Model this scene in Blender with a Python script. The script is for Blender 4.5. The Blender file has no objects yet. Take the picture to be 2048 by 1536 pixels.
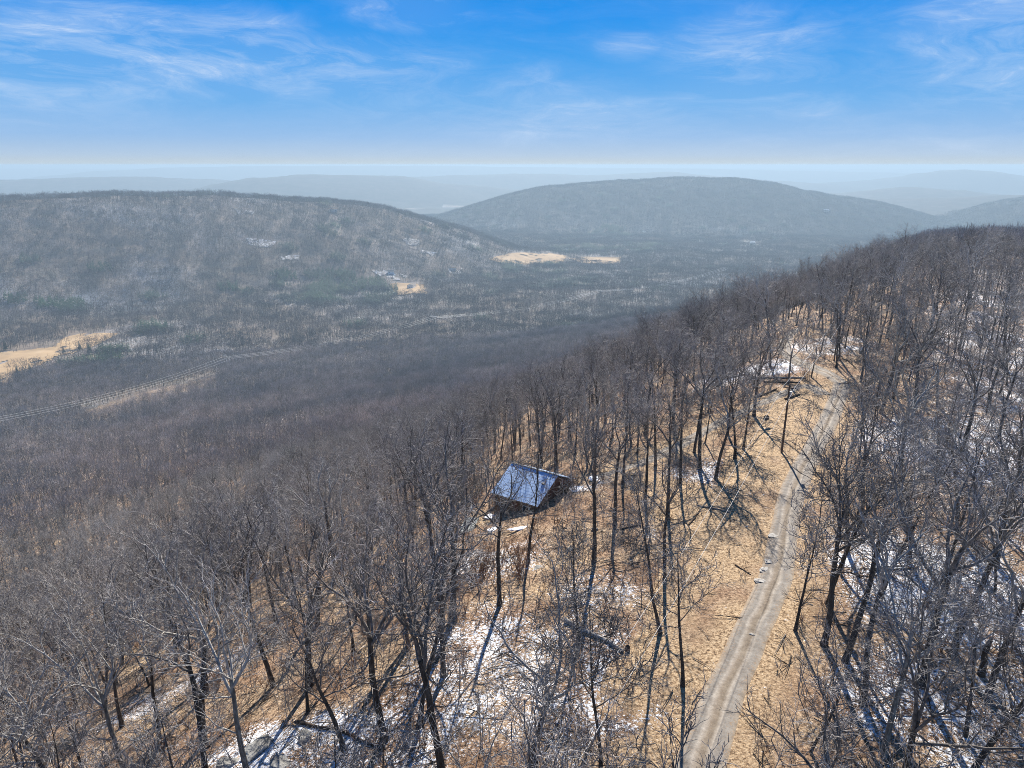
import bpy, math, random
import numpy as np
from mathutils import Vector, Matrix, Euler
random.seed(7); rng = np.random.default_rng(7)
sc = bpy.context.scene
COL = sc.collection

# ------------------------------------------------------------------ camera, sky, sun, exposure
CAM_H = 36.0; PITCH = 17.12; FPX = 1422.0
PR = math.radians(PITCH)
def ray(u, v):
    x = (u - 1024) / FPX; y = (768 - v) / FPX
    d = np.array([x, math.cos(PR) + y * math.sin(PR), -math.sin(PR) + y * math.cos(PR)]); return d / np.linalg.norm(d)
cam_d = bpy.data.cameras.new('camera'); cam = bpy.data.objects.new('camera', cam_d); COL.objects.link(cam)
cam.location = (0, 0, CAM_H); cam.rotation_euler = (math.radians(90 - PITCH), 0, 0)
cam_d.sensor_width = 36; cam_d.lens = 36 * FPX / 2048; cam_d.clip_start = 0.5; cam_d.clip_end = 90000
sc.camera = cam
sc.render.resolution_x = 1024; sc.render.resolution_y = 768
SUN_AZ, SUN_EL = 9.0, 34.0
sc.view_settings.view_transform = 'Standard'; sc.view_settings.look = 'None'
sc.view_settings.gamma = 1; sc.view_settings.use_curve_mapping = False
sc.view_settings.exposure = 1.18
sc.render.engine = 'CYCLES'
sc.cycles.max_bounces = 4; sc.cycles.diffuse_bounces = 2; sc.cycles.glossy_bounces = 1
sc.cycles.transmission_bounces = 2; sc.cycles.volume_bounces = 0; sc.cycles.transparent_max_bounces = 8
sc.cycles.use_denoising = True
try:
    sc.cycles.denoising_prefilter = 'NONE'; sc.cycles.denoising_input_passes = 'RGB_ALBEDO_NORMAL'
except Exception: pass
sc.render.filter_size = 1.1 if hasattr(sc.render, 'filter_size') else 1.1
sc.cycles.filter_width = 0.9

sun_d = bpy.data.lights.new('sun', 'SUN'); sun = bpy.data.objects.new('sun', sun_d); COL.objects.link(sun)
sun_d.energy = 5.0; sun_d.angle = math.radians(0.53); sun_d.color = (1.0, 0.95, 0.88)
a_, e_ = math.radians(SUN_AZ), math.radians(SUN_EL)
to_sun = Vector((math.sin(a_) * math.cos(e_), math.cos(a_) * math.cos(e_), math.sin(e_)))
sun.rotation_euler = to_sun.to_track_quat('Z', 'Y').to_euler()

def new_nodes(nt):
    nt.nodes.clear()
    def N(t, **kw):
        n = nt.nodes.new(t)
        for k, v in kw.items():
            if k.startswith('i_'):
                key = k[2:]; key = int(key) if key.isdigit() else key.replace('_', ' ')
                n.inputs[key].default_value = v
            else: setattr(n, k, v)
        return n
    def L(a, b): nt.links.new(a, b)
    return N, L

def ramp(n, stops, interp='LINEAR'):
    cr = n.color_ramp; cr.interpolation = interp
    while len(cr.elements) > len(stops): cr.elements.remove(cr.elements[-1])
    while len(cr.elements) < len(stops): cr.elements.new(0.5)
    for e, (p, c) in zip(cr.elements, stops):
        e.position = p; e.color = (*c, 1) if len(c) == 3 else c

w = bpy.data.worlds.new('World'); sc.world = w; w.use_nodes = True
N, L = new_nodes(w.node_tree)
def build_world():
    out = N('ShaderNodeOutputWorld'); bg = N('ShaderNodeBackground')
    sky = N('ShaderNodeTexSky', sky_type='NISHITA', sun_disc=False)
    sky.sun_elevation = e_; sky.sun_rotation = a_; sky.altitude = 400; sky.air_density = 1.0; sky.dust_density = 0.4; sky.ozone_density = 3
    tc = N('ShaderNodeTexCoord'); sep = N('ShaderNodeSeparateXYZ'); L(tc.outputs['Generated'], sep.inputs[0])
    # elevation-graded blue
    g = N('ShaderNodeValToRGB')
    ramp(g, [(0.0, (.54, .60, .63)), (0.012, (.43, .57, .75)), (0.035, (.28, .49, .80)), (0.075, (.13, .41, .82)), (0.125, (.035, .33, .82)), (0.18, (.001, .27, .82)), (0.45, (.002, .14, .50)), (1, (.002, .10, .38))])
    L(sep.outputs['Z'], g.inputs[0])
    mixa = N('ShaderNodeMix', data_type='RGBA'); mixa.inputs[0].default_value = 0.93
    sc1 = N('ShaderNodeMix', data_type='RGBA', blend_type='MULTIPLY'); sc1.inputs[0].default_value = 1; sc1.inputs[7].default_value = (.05, .05, .05, 1)
    L(sky.outputs[0], sc1.inputs[6]); L(sc1.outputs[2], mixa.inputs[6]); L(g.outputs[0], mixa.inputs[7])
    # cirrus: wisps stretched along a slightly tilted streak direction, gathered in a few banks
    mp = N('ShaderNodeMapping'); mp.inputs['Rotation'].default_value = (0, math.radians(-14), 0); mp.inputs['Scale'].default_value = (2.6, 2.6, 10.0); mp.inputs['Location'].default_value = (3.1, .7, 1.9)
    L(tc.outputs['Generated'], mp.inputs[0])
    warp = N('ShaderNodeTexNoise', i_Scale=1.1, i_Detail=3.0); L(mp.outputs[0], warp.inputs['Vector'])
    wv = N('ShaderNodeVectorMath', operation='SCALE'); wv.inputs['Scale'].default_value = 1.5; L(warp.outputs['Color'], wv.inputs[0])
    add = N('ShaderNodeVectorMath', operation='ADD'); L(mp.outputs[0], add.inputs[0]); L(wv.outputs[0], add.inputs[1])
    n1 = N('ShaderNodeTexNoise', i_Scale=2.0, i_Detail=13.0, i_Roughness=.68); L(add.outputs[0], n1.inputs['Vector'])
    r1 = N('ShaderNodeValToRGB'); ramp(r1, [(.42, (0, 0, 0)), (.55, (.30, .30, .30)), (.70, (1, 1, 1))]); L(n1.outputs['Fac'], r1.inputs[0])
    cov = None
    for (u, v, rx, rz_, amt) in [(180, 90, .26, .045, .8), (560, 130, .24, .04, .8), (470, 65, .10, .03, .8), (820, 20, .09, .03, .5), (1490, 130, .12, .07, .5), (1570, 210, .10, .035, .4), (2030, 90, .12, .09, .7), (1150, 240, .22, .035, .5), (900, 200, .3, .05, .35), (1260, 95, .05, .02, .4), (1750, 280, .3, .035, .3), (-500, 60, .4, .08, .7), (2700, 60, .4, .08, .7), (600, -500, .4, .1, .6), (1700, -700, .4, .1, .6)]:
        d = ray(u, v)
        sb = N('ShaderNodeVectorMath', operation='SUBTRACT'); sb.inputs[1].default_value = tuple(d); L(tc.outputs['Generated'], sb.inputs[0])
        ml = N('ShaderNodeVectorMath', operation='MULTIPLY'); ml.inputs[1].default_value = (1 / rx, 1 / rx, 1 / rz_); L(sb.outputs[0], ml.inputs[0])
        ln = N('ShaderNodeVectorMath', operation='LENGTH'); L(ml.outputs[0], ln.inputs[0])
        mr = N('ShaderNodeMapRange', interpolation_type='SMOOTHERSTEP'); mr.inputs['From Min'].default_value = 0; mr.inputs['From Max'].default_value = 1.6; mr.inputs['To Min'].default_value = amt * 1.25; mr.inputs['To Max'].default_value = 0; L(ln.outputs['Value'], mr.inputs['Value'])
        if cov is None: cov = mr.outputs[0]
        else:
            mxm = N('ShaderNodeMath', operation='MAXIMUM'); L(cov, mxm.inputs[0]); L(mr.outputs[0], mxm.inputs[1]); cov = mxm.outputs[0]
    base = N('ShaderNodeMath', operation='MAXIMUM', i_1=.12); L(cov, base.inputs[0])
    m = N('ShaderNodeMath', operation='MULTIPLY'); L(r1.outputs[0], m.inputs[0]); L(base.outputs[0], m.inputs[1])
    soft = N('ShaderNodeMath', operation='MULTIPLY', i_1=.12); L(cov, soft.inputs[0])
    mm = N('ShaderNodeMath', operation='ADD', use_clamp=True); L(m.outputs[0], mm.inputs[0]); L(soft.outputs[0], mm.inputs[1])
    mixc = N('ShaderNodeMix', data_type='RGBA'); mixc.inputs[7].default_value = (.60, .72, .90, 1)
    L(mm.outputs[0], mixc.inputs[0]); L(mixa.outputs[2], mixc.inputs[6])
    L(mixc.outputs[2], bg.inputs[0]); bg.inputs[1].default_value = 0.47
    L(bg.outputs[0], out.inputs[0])
build_world()

# ------------------------------------------------------------------ helpers
def tag(o, label=None, cat=None, group=None, kind=None):
    if label: o['label'] = label
    if cat: o['category'] = cat
    if group: o['group'] = group
    if kind: o['kind'] = kind
    return o
def empty(name, loc, label, cat, group=None, rz=0.0):
    o = bpy.data.objects.new(name, None); COL.objects.link(o); o.location = loc; o.rotation_euler = (0, 0, rz); o.empty_display_size = .3
    return tag(o, label, cat, group)
def mesh_from(name, V, F, mats, midx=None, smooth=False):
    """V (n,3); F list of arrays (k,3) or (k,4)"""
    me = bpy.data.meshes.new(name)
    V = np.asarray(V, dtype=np.float32)
    if not isinstance(F, list): F = [F]
    F = [np.asarray(f, dtype=np.int32) for f in F if len(f)]
    nl = sum(f.size for f in F); npoly = sum(len(f) for f in F)
    me.vertices.add(len(V)); me.vertices.foreach_set('co', V.ravel())
    me.loops.add(nl); me.loops.foreach_set('vertex_index', np.concatenate([f.ravel() for f in F]))
    tot = np.concatenate([np.full(len(f), f.shape[1], dtype=np.int32) for f in F])
    start = np.concatenate([[0], np.cumsum(tot)[:-1]]).astype(np.int32)
    me.polygons.add(npoly); me.polygons.foreach_set('loop_start', start); me.polygons.foreach_set('loop_total', tot)
    for m in mats: me.materials.append(m)
    if midx is not None: me.polygons.foreach_set('material_index', np.asarray(midx, dtype=np.int32))
    me.polygons.foreach_set('use_smooth', np.full(npoly, smooth))
    me.update(calc_edges=True); me.validate()
    return me
def add_mesh(name, me, parent=None):
    o = bpy.data.objects.new(name, me); COL.objects.link(o)
    if parent is not None: o.parent = parent
    return o
class MB:
    def __init__(s): s.v = []; s.f3 = []; s.f4 = []; s.n = 0
    def add(s, v, f):
        v = np.asarray(v, float); f = np.asarray(f, int) + s.n
        s.v.append(v); (s.f4 if f.shape[1] == 4 else s.f3).append(f); s.n += len(v)
    def box(s, c, size, rz=0, M=None):
        x, y, z = [q / 2 for q in size]
        v = np.array([[-x,-y,-z],[x,-y,-z],[x,y,-z],[-x,y,-z],[-x,-y,z],[x,-y,z],[x,y,z],[-x,y,z]])
        if rz: R = np.array(Matrix.Rotation(rz, 3, 'Z')); v = v @ R.T
        if M is not None: v = v @ np.array(M.to_3x3()).T
        s.add(v + np.array(c), [[0,3,2,1],[4,5,6,7],[0,1,5,4],[1,2,6,5],[2,3,7,6],[3,0,4,7]])
    def tube(s, P, R, k, cap=True):
        P = np.asarray(P, float); R = np.asarray(R, float); n = len(P)
        T = np.gradient(P, axis=0); T /= np.linalg.norm(T, axis=1)[:, None] + 1e-9
        ref = np.array([0, 0, 1.0]) if abs(T[0, 2]) < .8 else np.array([1.0, 0, 0])
        A = np.cross(T, ref); A /= np.linalg.norm(A, axis=1)[:, None] + 1e-9
        B = np.cross(T, A)
        th = np.arange(k) * 2 * math.pi / k
        ring = P[:, None, :] + R[:, None, None] * (np.cos(th)[None, :, None] * A[:, None, :] + np.sin(th)[None, :, None] * B[:, None, :])
        i = np.arange(n - 1)[:, None] * k; j = np.arange(k)[None, :]; j2 = (j + 1) % k
        s.add(ring.reshape(-1, 3), np.stack([i + j, i + j2, i + k + j2, i + k + j], -1).reshape(-1, 4))
        if cap:
            for e, o in ((0, 1), (n - 1, -1)):
                c = ring[e]; s.add(np.vstack([c, P[e]]), [[q, (q + 1) % k, k][::o] for q in range(k)])
    def mesh(s, name, mats, smooth=False):
        return mesh_from(name, np.vstack(s.v), [np.vstack(f) for f in (s.f4, s.f3) if f], mats, smooth=smooth)
    def build(s, name, mat, parent=None, smooth=False):
        return add_mesh(name, s.mesh(name, mat if isinstance(mat, list) else [mat], smooth), parent)

# value noise
def _h(ix, iy, seed):
    n = (ix.astype(np.int64) * 374761393 + iy.astype(np.int64) * 668265263 + seed * 1442695041) & 0x7fffffff
    n = ((n ^ (n >> 13)) * 1274126177) & 0x7fffffff
    return ((n ^ (n >> 16)) & 0xffff) / 65535.0
def vnoise(x, y, seed=0):
    ix = np.floor(x); iy = np.floor(y); fx = x - ix; fy = y - iy
    fx = fx * fx * fx * (fx * (fx * 6 - 15) + 10); fy = fy * fy * fy * (fy * (fy * 6 - 15) + 10)
    a = _h(ix, iy, seed); b = _h(ix + 1, iy, seed); c = _h(ix, iy + 1, seed); d = _h(ix + 1, iy + 1, seed)
    return a + (b - a) * fx + (c - a) * fy + (a - b - c + d) * fx * fy
def fbm(x, y, seed=0, octv=4):
    t = 0; amp = .5; s = 0
    for o in range(octv):
        t = t + amp * vnoise(x, y, seed + o * 17); s += amp; amp *= .5; x = x * 2.03 + 7.1; y = y * 2.03 - 3.7
    return t / s - 0.5
def sstep(a, b, x):
    t = np.clip((x - a) / (b - a), 0, 1); return t * t * (3 - 2 * t)

# ------------------------------------------------------------------ the lie of the land
ES = np.array([0.545, 0.839]); EP = np.array([-0.839, 0.545])
CR_S = [-400, 0, 150, 300, 450, 900, 1300, 1800, 2300, 3000, 9000]; CR_Z = [0, 0, 0, -3, -9, -41, -84, -150, -215, -300, -500]
FL_P = [0, 20, 35, 50, 70, 100, 130, 200, 300, 400, 570, 700, 850, 1000, 1300, 4000]; FL_Z = [0, -1.0, -3.6, -9, -18.5, -35, -51, -84, -121, -149, -184, -205, -224, -238, -262, -600]
FR_P = [0, 40, 90, 160, 260, 500, 1200]; FR_Z = [0, -.8, -4, -14, -36, -110, -330]
BS_S = [-3000, 360, 2080, 5000, 40000]; BS_Z = [-230, -241, -278, -318, -334]
ridges = []
def at(u, v, D):
    d = ray(u, v); k = D / math.hypot(d[0], d[1]); return (d[0] * k, d[1] * k, CAM_H + d[2] * k)
def ridge(pts, slope, r, dz=0):
    ridges.append((np.array([at(*p) for p in pts]) + np.array([0, 0, dz]), slope, r))
ridge([(-900, 420, 2700), (-400, 400, 2350), (0, 392, 2300), (200, 387, 2330), (400, 384, 2380), (520, 387, 2430), (620, 394, 2500), (700, 403, 2560), (770, 420, 2600), (820, 438, 2640)], .37, 120, -14)
ridge([(760, 500, 3950), (880, 466, 4050), (930, 440, 4150), (1000, 403, 4300), (1060, 384, 4400), (1110, 371, 4450), (1230, 360, 4550), (1350, 354, 4600), (1470, 356, 4700), (1520, 363, 4750), (1600, 379, 4800), (1680, 391, 4900), (1740, 406, 5000), (1790, 420, 5100)], .30, 130, -12)
ridge([(820, 428, 5900), (880, 419, 5900), (960, 412, 6000), (1020, 405, 6200)], .22, 120)
ridge([(400, 388, 7200), (440, 371, 7200), (520, 354, 7300), (600, 350, 7400), (700, 349, 7500), (790, 352, 7600), (850, 362, 7700), (960, 372, 7800), (1100, 385, 7900)], .24, 200)
ridge([(-700, 350, 8800), (-200, 356, 8800), (0, 359, 8800), (100, 357, 8800), (220, 353, 8800), (300, 354, 8900), (420, 358, 9100), (520, 372, 9300)], .2, 200)
ridge([(760, 362, 9800), (820, 354, 9800), (900, 350, 9800), (1060, 347, 10000), (1200, 350, 10200), (1330, 343, 10400), (1400, 350, 10500), (1560, 362, 10500), (1700, 372, 10500)], .2, 250)
ridge([(1620, 366, 11500), (1700, 362, 11500), (1780, 355, 11500), (1850, 345, 11500), (1890, 340, 11500), (1930, 339, 11500), (1980, 343, 11500), (2048, 352, 11500), (2200, 362, 11500)], .3, 160)
ridge([(120, 350, 16000), (210, 341, 16000), (350, 334.5, 16000), (520, 332, 16000), (680, 331, 16000), (910, 331, 16200), (980, 333, 16200), (1060, 334, 16200), (1180, 335, 16500), (1400, 337, 16500), (1640, 342, 17000), (1900, 348, 17000)], .2, 500)
ridge([(-1500, 336, 25000), (0, 337, 25000), (1200, 336, 25000), (2100, 338, 25000), (3400, 337, 25000)], .2, 800)
ridge([(2600, 372, 5000), (2300, 376, 5000), (2140, 382, 5100), (2048, 394, 5200), (1960, 411, 5300), (1880, 428, 5400)], .42, 90, -6)
ridge([(1650, 399, 7600), (1760, 385, 7600), (1830, 375, 7700), (1900, 380, 7800)], .12, 150)
ridge([(1500, 400, 6400), (1800, 398, 6400), (2000, 392, 6400), (2200, 390, 6400)], .1, 150)
# (world points of the mapped cleared areas are levelled a little later)
def smax(a, b, k):
    h = np.clip(.5 + .5 * (a - b) / k, 0, 1); return b + (a - b) * h + k * h * (1 - h)
def height0(x, y):
    x = np.asarray(x, float); y = np.asarray(y, float)
    s = x * ES[0] + y * ES[1]; p = x * EP[0] + y * EP[1]
    p2 = p + 35 * np.sin(s / 260.) * sstep(150, 700, s)
    near = np.interp(s, CR_S, CR_Z) + np.where(p2 > 0, np.interp(p2, FL_P, FL_Z), np.interp(-p2, FR_P, FR_Z))
    base = np.interp(s, BS_S, BS_Z)
    h = smax(near, base, 30.)
    for P, sl, r in ridges:
        best = None
        lo = P[:, :2].min(0) - 2600; hi = P[:, :2].max(0) + 2600
        sel = (x > lo[0]) & (x < hi[0]) & (y > lo[1]) & (y < hi[1])
        if not sel.any(): continue
        xs = x[sel]; ys = y[sel]
        for i in range(len(P) - 1):
            a = P[i]; b = P[i + 1]; ab = b - a; L2 = ab[0] ** 2 + ab[1] ** 2
            t = np.clip(((xs - a[0]) * ab[0] + (ys - a[1]) * ab[1]) / L2, 0, 1)
            d = np.hypot(xs - a[0] - t * ab[0], ys - a[1] - t * ab[1])
            z = a[2] + t * ab[2] - sl * (np.sqrt(d * d + r * r) - r)
            best = z if best is None else np.maximum(best, z)
        hh = h[sel]; h[sel] = smax(best, hh, 22.)
    r = np.hypot(x, y)
    far = sstep(250, 900, r)
    h = h + far * (19 * fbm(x / 330, y / 330, 3, 4) + 5 * fbm(x / 60, y / 60, 9, 2)) * np.clip(r / 1500, .3, 1.2) * np.where(r > 6500, .9, 1)
    h = h + (1 - .7 * far) * (2.2 * fbm(x / 38, y / 38, 21, 3) + .5 * fbm(x / 7, y / 7, 5, 2)) * sstep(6, 30, np.abs(p) + 8)
    return h
ROAD = None
def height(x, y):
    x = np.atleast_1d(np.asarray(x, float)).copy(); y = np.atleast_1d(np.asarray(y, float)).copy()
    return height0(x, y)
def hz(x, y): return float(height(x, y)[0])
def hit(u, v, off=0.0, tmax=20000, tmin=15):
    d = ray(u, v)
    t = np.geomspace(tmin, tmax, 900)
    z = height(d[0] * t, d[1] * t) + off
    below = (CAM_H + d[2] * t) < z
    if not below.any(): return None
    k = int(np.argmax(below)); lo, hi = t[max(k - 1, 0)], t[k]
    tt = np.linspace(lo, hi, 40); z = height(d[0] * tt, d[1] * tt) + off
    k = int(np.argmax((CAM_H + d[2] * tt) < z)); q = tt[k]
    return np.array([d[0] * q, d[1] * q, CAM_H + d[2] * q])
def poly(pts, off=0.0): return np.array([hit(u, v, off)[:2] for u, v in pts])
def inpoly(P, x, y):
    c = np.zeros(len(x), bool); n = len(P)
    for i in range(n):
        x1, y1 = P[i]; x2, y2 = P[(i + 1) % n]
        cond = (y1 > y) != (y2 > y)
        with np.errstate(divide='ignore', invalid='ignore'):
            c ^= cond & (x < (x2 - x1) * (y - y1) / (y2 - y1 + 1e-12) + x1)
    return c
def dist_line(P, x, y):
    P = np.asarray(P)[:, :2]; best = np.full(len(x), 1e9)
    for i in range(len(P) - 1):
        a, b = P[i], P[i + 1]; ab = b - a
        t = np.clip(((x - a[0]) * ab[0] + (y - a[1]) * ab[1]) / (ab @ ab + 1e-9), 0, 1)
        best = np.minimum(best, np.hypot(x - a[0] - t * ab[0], y - a[1] - t * ab[1]))
    return best
def smooth_line(P, step=1.0):
    P = np.asarray(P, float); out = []
    Q = np.vstack([2 * P[0] - P[1], P, 2 * P[-1] - P[-2]])
    for i in range(1, len(Q) - 2):
        n = max(2, int(np.linalg.norm(Q[i + 1] - Q[i]) / step))
        for t in np.linspace(0, 1, n, endpoint=False):
            out.append(.5 * ((2 * Q[i]) + (-Q[i-1] + Q[i+1]) * t + (2*Q[i-1] - 5*Q[i] + 4*Q[i+1] - Q[i+2]) * t*t + (-Q[i-1] + 3*Q[i] - 3*Q[i+1] + Q[i+2]) * t**3))
    out.append(P[-1]); return np.array(out)

road_px = [(1398, 1536), (1443, 1400), (1501, 1270), (1548, 1165), (1568, 1070), (1580, 1000), (1606, 935), (1645, 865), (1668, 815), (1685, 768)]
rp = [hit(u, v)[:2] for u, v in road_px]
rp = [rp[0] + (rp[0] - rp[1]) * 3] + rp
road_far_px = [(1685, 768), (1660, 750), (1625, 735), (1592, 722), (1572, 705), (1568, 690), (1580, 672), (1592, 658)]
rf = [hit(u, v)[:2] for u, v in road_far_px]
road_line = smooth_line(rp, 1.0); road_far_line = smooth_line(rf, 1.0)
drive_px = [(1650, 790), (1610, 772), (1570, 785), (1532, 803), (1480, 825), (1430, 850), (1370, 884), (1310, 915), (1240, 940), (1190, 955)]
drive_line = smooth_line([hit(u, v)[:2] for u, v in drive_px], 1.0)

F = {}
F['left'] = poly([(-60, 760), (-60, 712), (60, 700), (110, 694), (128, 676), (165, 667), (240, 667), (196, 690), (150, 706), (110, 722), (45, 742), (20, 770)])
F['mid'] = poly([(976, 519), (1010, 510), (1050, 506), (1100, 507), (1136, 513), (1126, 529), (1050, 531), (1000, 528)])
F['mid2'] = poly([(1136, 518), (1175, 514), (1243, 515), (1240, 531), (1180, 530)])
F['low'] = poly([(778, 569), (800, 566), (850, 570), (856, 590), (795, 592)])
SN = [poly(p) for p in ([(742, 541), (770, 541), (815, 552), (812, 562), (775, 562)], [(806, 476), (840, 480), (838, 492), (806, 489)], [(492, 475), (556, 484), (555, 494), (500, 494)],
      [(560, 512), (600, 511), (598, 520), (565, 521)], [(470, 420), (510, 422), (508, 430), (478, 430)], [(895, 533), (925, 537), (922, 548), (898, 548)], [(1488, 482), (1520, 488), (1525, 497), (1490, 496)],
      [(842, 500), (880, 506), (878, 513), (845, 512)])]
CLEAR = [F[k] for k in F] + SN
STRIP = poly([(150, 830), (250, 795), (340, 772), (430, 752), (436, 766), (340, 792), (270, 812), (190, 840)])
# ---- transmission line
tower_px = [(-420, 960), (-30, 838), (455, 712), (868, 632), (1198, 580)]
towers = [hit(u, v, 23, tmin=420) for u, v in tower_px]
print('towers', [t.round() for t in towers])
tl = np.array([t[:2] for t in towers])
tl = np.vstack([tl, tl[-1] + (tl[-1] - tl[-2]) * 1.2])

# ------------------------------------------------------------------ materials
MAT = {}
def principled(name, rough=.9, spec=.2):
    m = bpy.data.materials.new(name); m.use_nodes = True; N, L = new_nodes(m.node_tree)
    o = N('ShaderNodeOutputMaterial'); b = N('ShaderNodeBsdfPrincipled'); b.inputs['Roughness'].default_value = rough
    b.inputs['Specular IOR Level'].default_value = spec; L(b.outputs[0], o.inputs[0]); MAT[name] = m
    return m, N, L, b
def noisy(name, stops, scale=4., detail=5., rough=.9, spec=.2, stretch=(1, 1, 1), bump=.3, bscale=None, rnd=0.0, bdist=.02, roughn=.6, stand=False):
    m, N, L, b = principled(name, rough, spec)
    tc = N('ShaderNodeTexCoord'); mp = N('ShaderNodeMapping'); mp.inputs['Scale'].default_value = stretch; L(tc.outputs['Object'], mp.inputs[0])
    n = N('ShaderNodeTexNoise', i_Scale=scale, i_Detail=detail, i_Roughness=roughn); L(mp.outputs[0], n.inputs['Vector'])
    r = N('ShaderNodeValToRGB'); ramp(r, stops); L(n.outputs['Fac'], r.inputs[0]); src = r.outputs[0]
    if rnd:
        oi = N('ShaderNodeObjectInfo'); mr = N('ShaderNodeMapRange'); mr.inputs['To Min'].default_value = 1 - rnd; mr.inputs['To Max'].default_value = 1 + rnd
        L(oi.outputs['Random'], mr.inputs['Value']); hs = N('ShaderNodeHueSaturation'); L(mr.outputs[0], hs.inputs['Value'])
        mr2 = N('ShaderNodeMapRange'); mr2.inputs['To Min'].default_value = .7; mr2.inputs['To Max'].default_value = 1.35
        mu = N('ShaderNodeMath', operation='MULTIPLY', i_1=7.31); L(oi.outputs['Random'], mu.inputs[0]); fr = N('ShaderNodeMath', operation='FRACT'); L(mu.outputs[0], fr.inputs[0])
        L(fr.outputs[0], mr2.inputs['Value']); L(mr2.outputs[0], hs.inputs['Saturation']); L(src, hs.inputs['Color']); src = hs.outputs[0]
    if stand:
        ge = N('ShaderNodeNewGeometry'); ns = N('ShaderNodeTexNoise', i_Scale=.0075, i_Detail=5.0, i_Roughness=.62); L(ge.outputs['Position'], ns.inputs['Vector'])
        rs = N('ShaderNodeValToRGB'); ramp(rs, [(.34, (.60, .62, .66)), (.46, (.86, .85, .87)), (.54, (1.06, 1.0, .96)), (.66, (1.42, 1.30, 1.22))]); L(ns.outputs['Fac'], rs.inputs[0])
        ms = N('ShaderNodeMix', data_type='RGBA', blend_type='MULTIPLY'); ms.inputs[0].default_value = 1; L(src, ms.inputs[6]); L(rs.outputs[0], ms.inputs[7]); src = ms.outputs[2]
    L(src, b.inputs['Base Color'])
    if bump:
        bn = N('ShaderNodeTexNoise', i_Scale=bscale or scale * 3, i_Detail=3.0); L(mp.outputs[0], bn.inputs['Vector'])
        bp = N('ShaderNodeBump', i_Strength=bump, i_Distance=bdist); L(bn.outputs['Fac'], bp.inputs['Height']); L(bp.outputs[0], b.inputs['Normal'])
    return m
noisy('bark', [(.3, (.025, .02, .016)), (.5, (.06, .049, .04)), (.68, (.11, .098, .084)), (.8, (.18, .185, .15))], 2.2, 6, .95, .1, (2.5, 2.5, .5), .8, 9, .3, .03)
noisy('limb_bark', [(.3, (.05, .042, .036)), (.55, (.16, .142, .125)), (.75, (.34, .32, .29))], 2.6, 5, .9, .15, (1, 1, 1), .5, 12, .25)
noisy('twig', [(.3, (.12, .108, .098)), (.7, (.37, .340, .316))], 1.2, 2, .75, .25, (1, 1, 1), 0, None, .38)
noisy('pale_bark', [(.3, (.07, .064, .055)), (.5, (.15, .142, .125)), (.7, (.28, .275, .25))], 2.2, 6, .95, .1, (2.5, 2.5, .6), .7, 9, .25, .03)
noisy('pale_limb', [(.3, (.18, .168, .15)), (.7, (.44, .42, .385))], 2.6, 5, .85, .2, (1, 1, 1), .4, 12, .2)
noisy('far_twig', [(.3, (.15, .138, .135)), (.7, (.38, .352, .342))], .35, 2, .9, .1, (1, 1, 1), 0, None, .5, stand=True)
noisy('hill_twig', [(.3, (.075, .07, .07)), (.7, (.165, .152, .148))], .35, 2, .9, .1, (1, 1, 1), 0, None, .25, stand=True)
noisy('far_bark', [(.3, (.05, .042, .036)), (.7, (.15, .13, .11))], .5, 2, .9, .1, (1, 1, 1), 0, None, .3)
noisy('red_brush', [(.3, (.11, .06, .04)), (.7, (.24, .145, .095))], 2.0, 2, .9, .1, (1, 1, 1), 0, None, .3)
noisy('needles', [(.3, (.018, .04, .022)), (.7, (.05, .085, .045))], .5, 3, .9, .1, (1, 1, 1), 0, None, .35)
noisy('fresh_needles', [(.3, (.08, .11, .03)), (.7, (.16, .2, .05))], .5, 3, .9, .1, (1, 1, 1), 0)
noisy('weathered_log', [(.3, (.10, .08, .065)), (.55, (.24, .21, .18)), (.75, (.42, .39, .35))], 2.2, 6, .9, .1, (.6, 3, 3), .6, 8)
noisy('pale_log', [(.3, (.22, .20, .17)), (.55, (.42, .39, .34)), (.75, (.60, .57, .52))], 2.2, 6, .9, .1, (.6, 3, 3), .5, 8)  # brighter weathered wood: sunlight on the log tops is put into the colour
noisy('dark_log', [(.3, (.03, .022, .016)), (.6, (.10, .07, .05)), (.8, (.2, .16, .12))], 2.2, 6, .95, .1, (.6, 3, 3), .8, 8)
noisy('rock', [(.3, (.12, .115, .10)), (.55, (.27, .26, .235)), (.75, (.42, .42, .38))], 1.3, 7, .9, .15, (1, 1, 1), .8, 5, 0, .06)
noisy('snow', [(.3, (.70, .72, .76)), (.7, (.86, .88, .90))], .8, 4, .7, .3, (1, 1, 1), .35, 3, 0, .05)
noisy('thin_snow', [(.44, (.16, .13, .10)), (.50, (.36, .32, .28)), (.57, (.66, .66, .68)), (.7, (.82, .84, .86))], .16, 9, .9, .1, (1, 1, 1), .3, .5, roughn=.85)
noisy('rock_pale', [(.3, (.24, .22, .19)), (.7, (.48, .45, .40))], 2.5, 7, .9, .15, (1, 1, 1), .6, 6, 0, .04)
noisy('roof_metal', [(.25, (.27, .39, .56)), (.5, (.35, .48, .66)), (.8, (.44, .56, .72))], 1.4, 6, .42, .5, (1, 1, 1), .12, 14)  # blue of the reflected sky is put into the base colour
noisy('red_wood', [(.3, (.09, .035, .02)), (.7, (.22, .085, .05))], 3, 5, .8, .2, (1, 1, 4), .3, 8)
noisy('brown_wood', [(.3, (.10, .06, .035)), (.7, (.25, .16, .10))], 3, 5, .8, .2, (1, 1, 4), .3, 8)
noisy('grey_panel', [(.3, (.27, .28, .25)), (.7, (.36, .37, .33))], 1.2, 4, .6, .3, (1, 1, 1), .15, 5)
noisy('pole_wood', [(.3, (.05, .032, .022)), (.7, (.15, .10, .07))], 2, 6, .9, .1, (6, 6, .5), .4, 12)
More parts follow.
